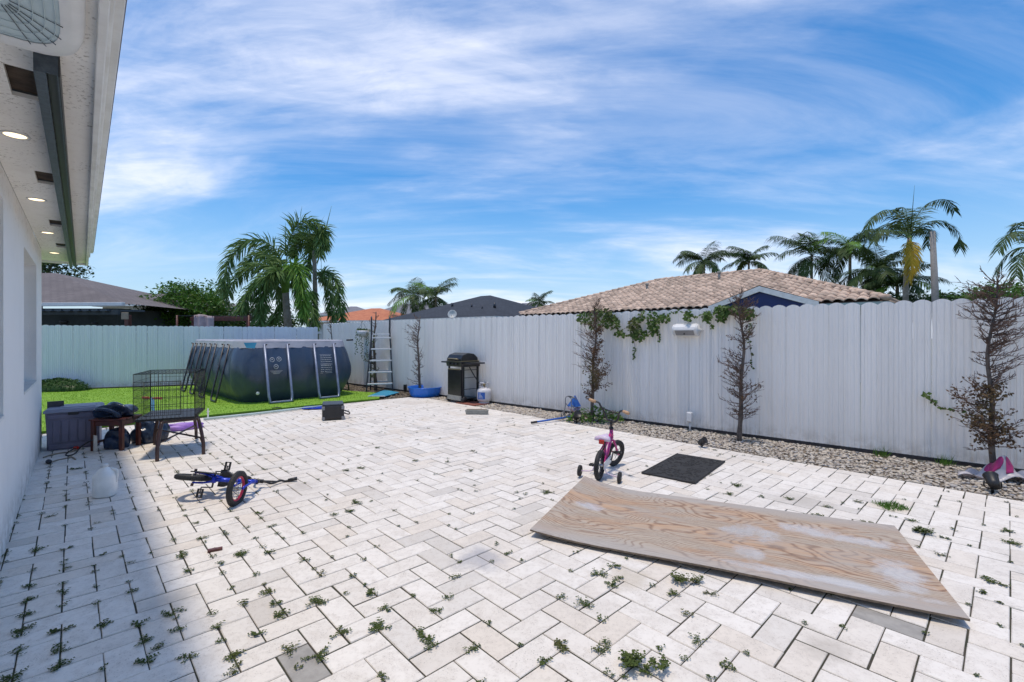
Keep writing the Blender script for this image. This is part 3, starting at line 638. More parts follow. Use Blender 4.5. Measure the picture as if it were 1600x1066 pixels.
# ---- children's bicycles
def bicycle(name, label, cat, Mw, c, steer, trainers):
    t = thing(name, label, cat, M=Mw); RW = .15
    fm, fk, seatm, ty, rimm, gripm = (MAT[k] for k in c)
    hb, ht = Vector((.452, 0, .335)), Vector((.418, 0, .435)); ax = (ht-hb).normalized()
    RS = Matrix.Translation(hb) @ Matrix.Rotation(steer, 4, ax) @ Matrix.Translation(-hb)
    X = lambda p: RS @ Vector(p)
    def wheel(cn, axis, inv):
        o = MB().torus(cn, RW-.024, .0245, axis, 36, 10).build('wheel', MAT['rubber'], t)
        ri = MB().torus(cn, RW-.050, .011, axis, 36, 8).build('rim', rimm, o)
        hb_ = MB(); axis = Vector(axis).normalized(); hb_.tube([cn-axis*.035, cn+axis*.035], .014, 10); hb_.build('hub', MAT['chrome'], o)
        sp = MB(); a = axis.orthogonal().normalized(); b = axis.cross(a)
        for k in range(10):
            an = k*math.pi/5; d = a*math.cos(an)+b*math.sin(an); sp.tube([cn+d*.012+axis*(.02 if k % 2 else -.02), cn+d*(RW-.052)], .0022, 4)
        sp.build('spokes', MAT['chrome'], o)
        nb = MB()
        for k in range(44):
            an = 2*math.pi*k/44; d = a*math.cos(an)+b*math.sin(an); tt = axis.cross(d)
            for s_ in (-1, 1): nb.box(cn+d*(RW-.004)+axis*.009*s_+tt*.004*s_, (.012, .008, .006), Matrix((tt, axis, d)).transposed())
        nb.build('tread', MAT['rubber'], o)
    wheel(Vector((0, 0, RW)), (0, 1, 0), 0)
    fc = X((.57, 0, RW)); wheel(fc, X((.57, 1, RW))-fc, 1)
    bb = Vector((.215, 0, .165)); st = Vector((.145, 0, .335))
    fr = MB(); fr.tube([bb, st], .0155, 10); fr.tube([bb, (.30, 0, .215), hb.lerp(ht, .25)], .0175, 10); fr.tube([st.lerp(bb, .25), hb.lerp(ht, .78)], .0155, 10); fr.tube([hb, ht], .020, 12); fr.tube([bb-Vector((0, .03, 0)), bb+Vector((0, .03, 0))], .02, 10)
    for s_ in (-1, 1): fr.tube([(0, s_*.045, RW), (.10, s_*.04, .158), bb+Vector((-.01, s_*.018, 0))], .0085, 8); fr.tube([(0, s_*.045, RW), (.05, s_*.042, .23), st.lerp(bb, .12)+Vector((0, s_*.012, 0))], .0080, 8)
    fr.build('frame', fm, t)
    fo = MB()
    for s_ in (-1, 1): fo.tube([X(hb+Vector((.004, s_*.012, -.012))), X((.475, s_*.046, .275)), X((.545, s_*.046, .17)), X((.57, s_*.046, RW))], .0105, 8)
    fo.tube([X(hb+Vector((.003, -.045, -.02))), X(hb+Vector((.003, .045, -.02)))], .012, 8); fo.build('fork', fk, t)
    hd = MB(); s0 = ht+ax*.005; hd.tube([X(s0), X(s0+ax*.10)], .0135, 10); hd.lathe([(.022, 0), (.026, .01), (.019, .03)], 12, X(s0), Matrix.Identity(3)); cl = s0+ax*.105
    top = cl+ax*.17
    for s_ in (-1, 1):
        hd.tube([X(p) for p in spline([cl, cl+Vector((.004, s_*.05, .0)), cl+Vector((.0, s_*.085, .05)), top+Vector((.0, s_*.125, -.03)), top+Vector((-.005, s_*.16, 0)), top+Vector((-.03, s_*.235, .004))], 5)], .0105, 8)
    hd.tube([X(cl+ax*.115+Vector((0, -.108, 0))), X(cl+ax*.115+Vector((0, .108, 0)))], .0075, 8); hd.tube([X(cl-Vector((.0, .02, 0))), X(cl+Vector((0, .02, 0)))], .019, 10)
    hbar = hd.build('handlebar', MAT['black'], t)
    for s_ in (-1, 1):
        a_, b_ = top+Vector((-.016, s_*.185, .002)), top+Vector((-.038, s_*.262, .005)); MB().tube([X(a_), X(a_.lerp(b_, .5)), X(b_)], [.016, .0175, .018], 10).build('grip', gripm, hbar)
    sd = MB(); sp_ = st+(st-bb).normalized()*.055
    sd.grid(lambda i, j: sp_+Vector((-.085+.20*i, (j-.5)*(.15-.115*max(0, i-.25)/.75), .028+.02*math.sin(math.pi*j)-.012*abs(i-.3)+.016*max(0, .3-i))), 12, 8)
    sd.grid(lambda i, j: sp_+Vector((-.083+.196*i, (.5-j)*(.148-.113*max(0, i-.25)/.75), .0+.012*math.sin(math.pi*j)*0+.008*(1-i))), 12, 8)
    for e in (0, 1): sd.grid(lambda i, j, e=e: sp_+Vector((-.085+.20*i, (e-.5)*(.15-.115*max(0, i-.25)/.75), (.028-.012*abs(i-.3)+.016*max(0, .3-i))*j)) , 12, 1)
    sd.grid(lambda i, j: sp_+Vector((-.085, (i-.5)*.15, (.028+.02*math.sin(math.pi*i)+.001)*j)), 8, 1)
    so = sd.build('saddle', seatm, t, solid=.003); MB().tube([st-(st-bb).normalized()*.01, sp_+Vector((0, 0, .01))], .011, 8).build('seat_post', MAT['black'], t)
    MB().box(sp_+Vector((-.095, 0, -.008)), (.012, .055, .042)).build('reflector', MAT['red'], so, .004)
    MB().tube([sp_+Vector((-.03, -.02, -.01)), sp_+Vector((-.055, -.025, -.06)), sp_+Vector((-.03, 0, -.10))], .009, 8).build('seat_clamp', MAT['black'], t)
    cg = MB().prism([(-.02, -.055, .115), (.07, -.055, .108), (.25, -.055, .125), (.275, -.055, .165), (.25, -.055, .205), (.06, -.055, .195), (-.02, -.055, .185)], (0, .010, 0)); cg.build('chain_guard', MAT['white'] if trainers else MAT['black'], t, .004)
    ck = MB()
    for s_, an in ((-1, R(65)), (1, R(245))):
        e_ = bb+Vector((math.cos(an)*.085, s_*.07, math.sin(an)*.085)); ck.bar(bb+Vector((0, s_*.068, 0)), e_, .010, .016); pd_ = MB()
        for k in (-1, 1): pd_.box(e_+Vector((k*.024, s_*.05, 0)), (.010, .075, .018))
        for k in (0, 1, 2): pd_.box(e_+Vector((0, s_*(.016+.034*k), 0)), (.046, .008, .014))
        pd_.build('pedal', MAT['black'], t, .002); ck.tube([e_, e_+Vector((0, s_*.05, 0))], .005, 6)
    ck.tube([bb-Vector((0, .07, 0)), bb+Vector((0, .07, 0))], .008, 8); ck.build('crank', MAT['dsteel'], t)
    if trainers:
        for s_ in (-1, 1):
            MB().tube(spline([(0, s_*.05, RW), (0, s_*.065, RW-.05), (0, s_*.09, RW-.075), (0, s_*.19, RW-.09)], 4), .006, 6).build('training_wheel_bracket', MAT['lilac'], t)
            tw = MB().lathe([(.012, -.016), (.040, -.016), (.056, -.012), (.058, 0), (.056, .012), (.040, .016), (.012, .016)], 24, (0, s_*.205, .0585), Matrix.Rotation(R(90), 3, 'X')).build('training_wheel', MAT['rubber'], t)
            MB().lathe([(.014, -.019), (.014, .019)], 12, (0, s_*.205, .0585), Matrix.Rotation(R(90), 3, 'X')).build('hub_cap', MAT['grey'], tw)
    else:
        for s_ in (-1, 1): MB().tube([(0, s_*.05, RW), (0, s_*.075, RW)], .012, 8).build('axle_peg', MAT['brown'], t)
    return t
a_, b_ = G(936, 750), G(957, 729); hdg = math.atan2((b_-a_).y, (b_-a_).x)
bicycle('bicycle', "pink child's bicycle with training wheels standing near the gravel", 'bicycle', Matrix.Translation((a_.x, a_.y, .001)) @ Matrix.Rotation(hdg, 4, 'Z') @ Matrix.Rotation(R(2.5), 4, 'X'), ('hotpink', 'hotpink', 'lilac', 'rubber', 'black', 'tan'), R(-24), True)
xa = Vector((.961, -.276, 0)).normalized(); za = Vector((.276*.956, .961*.956, -.292)).normalized(); ya_ = za.cross(xa)
Mb = Matrix((xa, ya_, za)).transposed().to_4x4()
ra = AT(303, 746, 4.22); Mb.translation = ra-(Mb.to_3x3() @ Vector((0, 0, .15)))
bicycle('bicycle', "blue child's bicycle lying on its side with pink-red front rim", 'bicycle', Mb, ('bblue', 'bblue', 'black', 'rubber', 'rimred', 'black'), R(88), False)

# milky jug
p = G(164, 775)
jg = thing('plastic_jug', 'milky white plastic gallon jug standing on the left pavers', 'jug', (p.x, p.y, .001), .4)
def jugp(i, j):
    prof = [(.0, .0), (.070, .0), (.082, .008), (.084, .02), (.084, .17), (.080, .195), (.066, .222), (.042, .246), (.024, .258), (.021, .262), (.021, .282)]
    k = j*10; a, b = prof[int(min(k, 9))], prof[int(min(k, 9))+1]; f_ = k-int(min(k, 9)); r_ = a[0]+(b[0]-a[0])*f_; z = a[1]+(b[1]-a[1])*f_
    an = 2*math.pi*i; c, s_ = math.cos(an), math.sin(an); e = .72 if z < .2 else 1.
    return Vector((r_*math.copysign(abs(c)**e, c), r_*math.copysign(abs(s_)**e, s_), z))
MB().grid(jugp, 36, 20, True, True).build('bottle', MAT['jug'], jg); MB().lathe([(.0235, .266), (.0235, .290), (.0, .291)], 20).build('cap', MAT['white'], jg)
MB().tube(spline([(.045, .0, .245), (.085, 0, .225), (.088, 0, .17), (.078, 0, .12)], 5), .011, 8).build('handle', MAT['jug'], jg)

# resin deck box by the house corner
p = G(70, 706); bd = (G(145, 694)-p); 
db = thing('deck_box', 'charcoal resin deck box with panelled front beside the house corner', 'deck box', (p.x, p.y, 0), math.atan2(.70, .72)-.10)
BW, BD, BH = .53, .50, .47
bx = MB()
bx.prism([(.025, .01, .0), (BW-.025, .01, .0), (BW, .0, BH), (0, 0, BH)], (0, .03, 0)); bx.box((BW/2, BD-.015, BH/2), (BW-.03, .03, BH)); bx.box((.028, BD/2, BH/2), (.03, BD-.06, BH-.004)); bx.box((BW-.028, BD/2, BH/2), (.03, BD-.06, BH-.004)); bx.box((BW/2, BD/2, .02), (BW-.08, BD-.06, .03)); bx.build('body', MAT['box'], db, .006)
for k in range(5): MB().box((.105+k*.08, .001, .235), (.066, .014, .27)).build('panel', MAT['box'], db, .004)
MB().box((BW/2, -.002, .425), (BW-.05, .018, .05)).build('front_rail', MAT['box'], db, .004); MB().box((BW/2, .004, .045), (BW-.07, .02, .05)).build('front_rail', MAT['box'], db, .004)
ld = MB().prism([(-.015, -.02, BH+.004), (BW+.015, -.02, BH+.004), (BW+.015, -.02, BH+.035), (BW-.01, .01, BH+.055), (.01, .01, BH+.055), (-.015, -.02, BH+.035)], (0, BD+.02, 0)).build('lid', MAT['lid'], db, .006)
MB().box((BW/2+.03, BD/2+.02, BH+.056), (BW-.18, BD-.12, .012)).build('raised_panel', MAT['lid'], ld, .004)
MB().box((BW/2, -.022, BH-.01), (.10, .012, .035)).build('latch', MAT['black'], db, .003)
# dark strip added to show the dark gap at the wall
p = G(58, 705); lb_ = MB().box((0, 0, .30), (.025, .16, .60)); o = lb_.build('dark_gap_strip', MAT['dsteel'], None, .003, (p.x+.02, p.y+.22, 0)); o.rotation_euler = (0, R(-3), R(-45)); tag(o, 'dark strip added for the dark gap between the wall and the deck box', 'board')

# red-brown low table with a black plastic bag
p = G(190, 704)
tb_ = thing('low_table', 'small red-brown wooden table beside the deck box', 'table', (p.x, p.y, 0), .06)
TW, TD, THT = .34, .29, .41
for x, y in ((0, 0), (-TW, 0), (0, TD), (-TW, TD)): MB().box((x, y, (THT-.03)/2), (.042, .042, THT-.03)).build('leg', MAT['rwood'], tb_, .003)
for k in range(4): MB().box((-TW/2, .0+TD*k/3.0, THT-.015), (TW+.06, .085, .024)).build('slat', MAT['rwood'], tb_, .004)
for a, b in (((0, 0), (-TW, 0)), ((0, TD), (-TW, TD)), ((0, 0), (0, TD)), ((-TW, 0), (-TW, TD))): MB().bar((a[0], a[1], THT-.065), (b[0], b[1], THT-.065), .018, .06).build('apron', MAT['rwood'], tb_, .002)
MB().bar((-TW, .0, .10), (-TW, TD, .10), .018, .03).build('stretcher', MAT['rwood'], tb_, .002)
def crumple(name, label, cat, c, dims, mat, seed, flat=0., rot=0.):
    r = random.Random(seed); ph = [(r.uniform(2, 6), r.uniform(2, 6), r.uniform(0, 6), r.uniform(.04, .16)) for _ in range(9)]
    def fn(i, j):
        a = 2*math.pi*i; b = math.pi*(j-.5); n_ = Vector((math.cos(a)*math.cos(b), math.sin(a)*math.cos(b), math.sin(b)))
        k = 1+sum(h*math.sin(f1*n_.x*1.7+f2*n_.y*1.7+q+3*n_.z) for f1, f2, q, h in ph)*.6
        z = n_.z*dims[2]*k; z = max(z, -dims[2]*.55)
        return Vector((n_.x*dims[0]*k, n_.y*dims[1]*k, z+dims[2]*.55))
    o = MB().grid(fn, 40, 22, True, True).build(name, mat, None, 0, c); o.rotation_euler = (0, 0, rot); tag(o, label, cat); return o
q_ = tb_.matrix_basis @ Vector((-TW/2-.02, TD*.6, THT+.0))
crumple('plastic_bag', 'black plastic bag heaped on top of the red-brown table', 'plastic bag', q_, (.20, .19, .10), MAT['bag'], 3, rot=.6)
q_ = tb_.matrix_basis @ Vector((.02, TD+.22, 0)); crumple('plastic_bag', 'black plastic bag on the ground behind the red-brown table', 'plastic bag', q_, (.20, .15, .19), MAT['bag'], 5, rot=.3)
q_ = tb_.matrix_basis @ Vector((-.17, .16, 0)); crumple('plastic_bag', 'dark bag stuffed under the red-brown table', 'plastic bag', q_, (.13, .12, .15), MAT['bag'], 8, rot=1.)
p = G(149, 706); o = MB().prism([(-.02, -.013, 0), (.02, -.013, 0), (.017, -.011, .20), (-.017, -.011, .21)], (0, .025, 0)).build('wood_offcut', MAT['cord'], None, .003, (p.x, p.y, 0)); o.rotation_euler = (0, 0, .8); o.data.materials[0] = M('pale_offcut', (.60, .55, .48), None, 20, .8); tag(o, 'pale wooden offcut standing on end in front of the low table', 'offcut')
# cable loop and rope in front of the deck box
pts = [G(x, y, z) for x, y, z in ((148, 686, .16), (138, 691, .13), (126, 699, .06), (118, 708, .012), (108, 712, .010), (103, 711, .010), (107, 706, .012), (119, 700, .05))]
tag(MB().tube(spline(pts, 6), .008, 8).build('cable', MAT['black'], None), 'black cable looped on the pavers in front of the deck box', 'cable')
pts = [G(x, y, .008) for x, y in ((68, 715), (80, 711), (95, 708), (110, 706), (121, 703))]; pts2 = [G(x, y, .008) for x, y in ((76, 724), (90, 719), (104, 716), (112, 714), (118, 718))]
tag(MB().tube(spline(pts, 6), .009, 6).build('rope', MAT['cord'], None), 'frayed rope lying at the foot of the deck box', 'rope'); tag(MB().tube(spline(pts2, 6), .007, 6).build('rope', MAT['cord'], None), 'thin rope on the pavers nearer than the deck box', 'rope')
p = G(76, 725); kb = thing('hose_nozzle', 'dark grey hose nozzle on the pavers by the wall', 'nozzle', (p.x, p.y, .02), 1.0)
MB().lathe([(.0, -.03), (.018, -.03), (.026, -.01), (.026, .02), (.015, .035), (.0, .035)], 14, (0, 0, .006), Matrix.Rotation(R(90), 3, 'X')).build('head', MAT['dsteel'], kb); MB().tube([(0, .03, .006), (.01, .10, .0), (.03, .15, -.004)], .011, 8).build('handle', MAT['slate'], kb)
p = G(119, 702); o = MB().lathe([(.0, 0), (.03, 0), (.032, .02), (.02, .035), (0, .036)], 14).build('bottle_cap', MAT['red'], None, 0, (p.x, p.y, .001)); tag(o, 'small red cap lying by the cable', 'cap')
# slate coloured shim near the middle left
p = G(336, 861); o = MB().box((0, 0, .009), (.085, .032, .016)).build('wood_chip', MAT['rwood'], None, .002, (p.x, p.y, 0)); o.rotation_euler = (0, 0, .5); tag(o, 'small red-brown chip of wood lying on the pavers', 'wood chip')

# bench frame and wire cage
q = [G(245.5, 721), G(318, 710), G(306.5, 686), G(242, 695)]
bn = thing('bench_frame', 'dark brown metal bench frame with crossed stretchers under the wire cage', 'bench frame', (q[0].x, q[0].y, 0), 0)
L_ = [Vector((a.x-q[0].x, a.y-q[0].y, 0)) for a in q]; cen = sum(L_, Vector())/4
tops = [cen+(a-cen)*.80+Vector((0, 0, .43)) for a in L_]
for a, t_ in zip(L_, tops): MB().tube(spline([a, a.lerp(t_, .35)+(a-cen)*.06, a.lerp(t_, .75)+(a-cen)*.035, t_], 5), [.020]*15+[.018], 8).build('leg', MAT['brown'], bn)
for i in range(4): MB().bar(tops[i], tops[(i+1) % 4], .034, .030).build('seat_rail', MAT['brown'], bn, .004)
for i in (0, 1): MB().tube([L_[i]+(cen-L_[i])*.02+Vector((0, 0, .12)), L_[i].lerp(L_[i+2], .06)+Vector((0, 0, .20)), L_[i].lerp(L_[i+2], .94)+Vector((0, 0, .20+.012*i)), L_[i+2]+(cen-L_[i+2])*.02+Vector((0, 0, .12))], .011, 8).build('stretcher', MAT['brown'], bn)
cg_o = Vector((-4.41, 5.44, .452)); cd = Vector((-.44, .9, 0)).normalized(); cw = Vector((cd.y, -cd.x, 0))
cage = thing('wire_cage', 'black folding wire pet crate sitting on the brown bench frame', 'pet crate', cg_o, math.atan2(cw.y, cw.x))
CW, CD, CH = .60, .80, .555
def wirepanel(name, fn, a, b, na, nb, rr=.0024):
    m_ = MB()
    for i in range(na+1): m_.tube([fn(a*i/na, 0), fn(a*i/na, b)], rr*(1.8 if i in (0, na) else 1), 4)
    for j in range(nb+1): m_.tube([fn(0, b*j/nb), fn(a, b*j/nb)], rr*(1.8 if j in (0, nb) else 1), 4)
    return m_.build(name, MAT['wire'], cage)
wirepanel('front_panel', lambda a, b: Vector((a, 0, b)), CW, CH, 15, 6); wirepanel('back_panel', lambda a, b: Vector((a, CD, b)), CW, CH, 15, 6)
wirepanel('side_panel', lambda a, b: Vector((0, a, b)), CD, CH, 18, 6); wirepanel('side_panel', lambda a, b: Vector((CW, a, b)), CD, CH, 18, 6); wirepanel('top_panel', lambda a, b: Vector((a, b, CH)), CW, CD, 15, 6)
wirepanel('door', lambda a, b: Vector((.10+a, -.008, .06+b)), .36, .40, 9, 4, .0028)
MB().box((CW/2, CD/2, .012), (CW-.02, CD-.02, .022)).build('tray', MAT['black'], cage, .004)
# toy scooter behind the crate
p = G(232, 682); sco = thing('kick_scooter', 'light blue toy scooter with orange handlebar behind the pet crate', 'scooter', (p.x, p.y, 0), R(78))
MB().tube([(.10, 0, .07), (.075, 0, .32), (.055, 0, .56)], .021, 10).build('stem', MAT['sky'], sco); MB().box((-.08, 0, .065), (.36, .11, .03)).build('deck', MAT['sky'], sco, .012)
MB().lathe([(.075, .0), (.07, .05), (.03, .10), (.022, .14)], 14, (.10, 0, .05)).build('front_cowl', MAT['sky'], sco); hbz = MB().tube([(.055, -.16, .55), (.055, .16, .55)], .011, 8).build('handlebar', MAT['orange'], sco)
for s_ in (-1, 1): MB().tube([(.055, s_*.07, .55), (.055, s_*.165, .55)], .018, 10).build('grip', MAT['orange'], hbz)
for x, y in ((.12, -.06), (.12, .06), (-.22, 0)): MB().lathe([(.0, -.015), (.04, -.015), (.048, 0), (.04, .015), (0, .015)], 16, (x, y, .049), Matrix.Rotation(R(90), 3, 'X')).build('wheel', MAT['black'], sco)
p = G(219, 690); o = thing('small_bottle', 'small pink bottle standing by the scooter', 'bottle', (p.x, p.y, 0)); MB().lathe([(0, 0), (.03, 0), (.032, .02), (.03, .10), (.012, .125)], 16).build('bottle_body', MAT['pink'], o); MB().lathe([(.014, .125), (.014, .15), (0, .15)], 12).build('cap', MAT['pink'], o)
p = G(283, 672); crumple('plastic_bag', 'shiny purple plastic bag by the lawn edge behind the crate', 'plastic bag', (p.x, p.y, 0), (.25, .09, .07), MAT['purple'], 12, rot=.75)
# cooler on its side
p = G(537, 656); cl_ = thing('cooler_bag', 'black hard-sided cooler box lying on the pavers near the pool', 'cooler', (p.x, p.y, 0), R(22))
MB().box((-.17, .22, .135), (.36, .44, .255)).build('body', MAT['black'], cl_, .03); MB().box((-.17, .22, .272), (.34, .42, .02)).build('lid', MAT['slate'], cl_, .008)
for x in (-.33, -.01): MB().box((x, -.004, .215), (.05, .012, .06)).build('corner_guard', MAT['grey'], cl_, .004); MB().box((x, -.004, .04), (.05, .012, .05)).build('corner_guard', MAT['grey'], cl_, .004)
MB().tube(spline([(.01, .12, .15), (.08, .12, .12), (.11, .2, .08), (.09, .28, .05), (.012, .34, .07)], 5), .011, 8).build('strap', MAT['black'], cl_)
# pipe along the lawn edge and net
a, b = G(318, 655, .03), G(505, 634.5, .03)
tag(MB().tube([a, a.lerp(b, .35)+Vector((.03, -.02, 0)), a.lerp(b, .7), b], .021, 10).build('pool_hose', M('pale_aqua_hose', (.50, .62, .60), None, 10, .5), None), 'pale aqua pool hose lying along the lawn edge', 'hose')
p = G(491, 639); nt_ = thing('pool_net', 'flat blue pool skimmer net lying by the lawn edge', 'pool net', (p.x, p.y, .02), R(12))
MB().tube([(-.20, -.12, .01), (.16, -.16, .01), (.22, 0, .012), (.16, .16, .01), (-.20, .12, .01)], .012, 8, closed=True).build('rim', MAT['bblue'], nt_); MB().grid(lambda i, j: Vector((-.19+.36*i, (j-.5)*.26, .004+.01*math.sin(6*i+4*j))), 10, 8).build('net', MAT['bblue'], nt_, solid=.003)
p = G(432, 638, .03); o = thing('plastic_clip', 'small black clip lying on the turf in front of the pool', 'clip', (p.x, p.y, .035), .4); MB().tube([(-.08, 0, 0), (0, .01, .012), (.09, -.01, 0)], .008, 6).build('bar', MAT['black'], o); MB().tube([(0, -.04, .006), (.01, .05, .016)], .007, 6).build('bar', MAT['black'], o)
p = G(325, 653); o = thing('stake', 'short pale stake standing at the lawn edge right of the crate', 'stake', (p.x, p.y, 0)); MB().prism([(-.01, -.01, -.02), (.01, -.01, -.02), (.008, -.01, .15), (0, -.008, .17), (-.008, -.01, .15)], (0, .018, 0)).build('shaft', MAT['jug'], o); MB().box((0, 0, .11), (.04, .022, .012)).build('crossbar', MAT['jug'], o)
# ------------------------------------------------------------------ above-ground pool
PO = Vector((-5.63, 9.81, LZ)); ps = Vector((.69, .72, 0)).normalized()
pool = thing('swimming_pool', 'dark navy rectangular above-ground pool with slanting legs on the turf', 'pool', PO, math.atan2(ps.y, ps.x))
LS, LL, PH, RC = 2.30, 4.20, 1.27, .42
def rrect(s, off=0., rc=RC):
    x0, y0, x1, y1 = -off, -off, LS+off, LL+off; rc = rc+off*.5
    a, b = x1-x0-2*rc, y1-y0-2*rc; arc = rc*math.pi/2; per = 2*(a+b)+4*arc; s = (s % 1.)*per
    segs = [('l', (x0+rc, y0), (1, 0), a), ('a', (x1-rc, y0+rc), -90, arc), ('l', (x1, y0+rc), (0, 1), b), ('a', (x1-rc, y1-rc), 0, arc), ('l', (x1-rc, y1), (-1, 0), a), ('a', (x0+rc, y1-rc), 90, arc), ('l', (x0, y1-rc), (0, -1), b), ('a', (x0+rc, y0+rc), 180, arc)]
    for k, c, d, L in segs:
        if s <= L:
            if k == 'l': return Vector((c[0]+d[0]*s, c[1]+d[1]*s, 0))
            an = R(d)+s/rc; return Vector((c[0]+rc*math.cos(an), c[1]+rc*math.sin(an), 0))
        s -= L
    return Vector((x0+rc, y0, 0))
def bulge(z):
    t = z/PH; return -.16+.40*math.sin(min(1., (t+.04)*1.02)*math.pi)**.62 if t < .985 else -.02
def liner(i, j):
    z = PH*j; b = .20*math.sin(math.pi*min(1, max(0, .07+.93*j)))**.8-.10*(1-j)**3
    b += .014*math.sin(i*2*math.pi*34)*math.sin(math.pi*j)+.010*math.sin(i*2*math.pi*73+3*j)*j**2+.012*math.sin(i*2*math.pi*17+9*j)*math.sin(math.pi*j)
    p = rrect(i, b); p.z = max(z, .003); return p
MB().grid(liner, 220, 22, True, True).build('liner', MAT['liner'], pool)
bnd = MB().grid(lambda i, j: rrect(i, .035+.03*(1-j)+.006*math.sin(i*2*math.pi*26)*(1-j))+Vector((0, 0, PH-.10-.006*math.sin(i*2*math.pi*40)+.14*j)), 200, 3, True, True); bnd.build('top_band', MAT['band'], pool)
MB().tube([rrect(i/120, .0)+Vector((0, 0, PH+.03)) for i in range(120)], .040, 10, closed=True).build('top_rail', MAT['band'], pool)
MB().add([rrect(i/80, -.03)+Vector((0, 0, PH-.17)) for i in range(80)], [tuple(range(80))]).build('water_surface', MAT['water'], pool)
legdefs = [((a, 0), (b, 0), (0, -1)) for a, b in ((.37, .84), (1.43, 1.90))]+[((0, a), (0, b), (-1, 0)) for a, b in ((.62, 1.02), (1.62, 2.02), (2.52, 2.90), (3.38, 3.76))]
legdefs += [((a, LL), (b, LL), (0, 1)) for a, b in ((.37, .84), (1.43, 1.90))]+[((LS, a), (LS, b), (1, 0)) for a, b in ((.62, 1.02), (1.62, 2.02), (2.52, 2.90), (3.38, 3.76))]
for k, (a, b, d) in enumerate(legdefs):
    d = Vector((*d, 0)); a = Vector((*a, 0)); b = Vector((*b, 0)); up = Vector((0, 0, PH-.02))
    tp = lambda q: q+d*.10+up
    bt = lambda q: q+d*(.40 if abs(d.y) > .5 else .36)+Vector((0, 0, .028))
    ab = (b-a).normalized()*.05
    fr_ = d.y < 0
    pts = [tp(a), tp(a).lerp(bt(a), .9), bt(a)+ab*.25+d*.0, bt(a)+ab*1.2, bt(b)-ab*1.2, bt(b)-ab*.25, tp(b).lerp(bt(b), .9), tp(b)]
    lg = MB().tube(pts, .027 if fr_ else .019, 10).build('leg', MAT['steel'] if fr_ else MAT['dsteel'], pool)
    for q in (a, b): MB().tube([tp(q)+Vector((0, 0, -.01))+ab*.6, tp(q)+ab*.6+d*.04], .014, 8).build('bracket_pin', MAT['black'], lg)
# printed warnings on the short side
def pr(t, z, out=.004):
    j = z/PH; b = .20*math.sin(math.pi*min(1, max(0, .07+.93*j)))**.8-.10*(1-j)**3; return Vector((t, -b-.016-out, z))
for (t, z) in ((.50, .92), (.64, .93), (.57, .77)): MB().tube([pr(t+.045*math.cos(a*.314), z+.045*math.sin(a*.314)) for a in range(20)], .0042, 4, closed=True).build('warning_icon', MAT['print_'], pool)
for (t, z) in ((.50, .92), (.64, .93), (.57, .77)): MB().tube([pr(t-.02, z-.01), pr(t, z+.015), pr(t+.02, z-.012)], .006, 4).build('warning_icon', MAT['print_'], pool)
tx = MB()
for k in range(4): tx.tube([pr(.45+.02*k, .68-.02*k), pr(.70-.02*k, .68-.02*k)], .003, 4)
tx.build('printed_text', MAT['print_'], pool); tx = MB()
for k in range(9):
    z = .97-.045*k
    if k == 4: continue
    x = 1.55
    while x < 1.80:
        l = rv(.015, .05); tx.tube([pr(x, z), pr(min(x+l, 1.81), z)], .0055, 4); x += l+.012
for z in (1.0, .79, .77, .575): tx.tube([pr(1.54, z), pr(1.82, z)], .003, 4)
tx.build('printed_text', MAT['print_'], pool)
MB().lathe([(.0, .0), (.035, 0), (.035, .02), (.0, .02)], 14, (.22, -.14, .22), Matrix.Rotation(R(90), 3, 'X')).build('drain_plug', MAT['white'], pool)
MB().prism([(-.02, -.06, PH+.02), (.22, -.09, PH+.02), (.18, -.09, PH-.10), (.03, -.07, PH-.09)], (0, .012, 0)).build('skimmer_opening', MAT['cyan'], pool)
MB().tube([(LS+.02, .1, PH+.06), (LS+.16, .02, PH+.07)], .02, 8).build('rail_joint', MAT['black'], pool)

# ------------------------------------------------------------------ pool ladder
p = G(596, 611); ld_ = thing('pool_ladder', 'A-frame pool ladder with dark rails and white steps at the fence', 'ladder', (p.x, p.y, 0), R(18))
LH = 1.52
for s_, nm in ((-1, 0), (1, 1)):
    for x in (-1, 1):
        w_b, w_t = .33, .235
        foot = Vector((x*w_b+s_*.06, s_*.36, .02)); top = Vector((x*w_t-.02, s_*.10, LH))
        pts = spline([foot+Vector((x*.0, s_*.12, 0)), foot, foot.lerp(top, .06), foot.lerp(top, .5), top, top+Vector((0, -s_*.01, .22)), top+Vector((0, -s_*.015, .36)), Vector((top.x, s_*.055, LH+.43)), Vector((top.x, 0, LH+.45))], 5)
        MB().tube(pts, .019, 8).build('rail', MAT['dsteel'], ld_)
    for k in range(5):
        f_ = (k+.75)/5.1; c = Vector((s_*.06*(1-f_), s_*(.36-.26*f_), LH*f_)); wd = 2*(.33-.095*f_)
        MB().box(c, (wd, .085, .035)).build('step', MAT['step'], ld_, .008)
MB().box((0, 0, LH-.01), (.44, .22, .03)).build('platform', MAT['step'], ld_, .006)
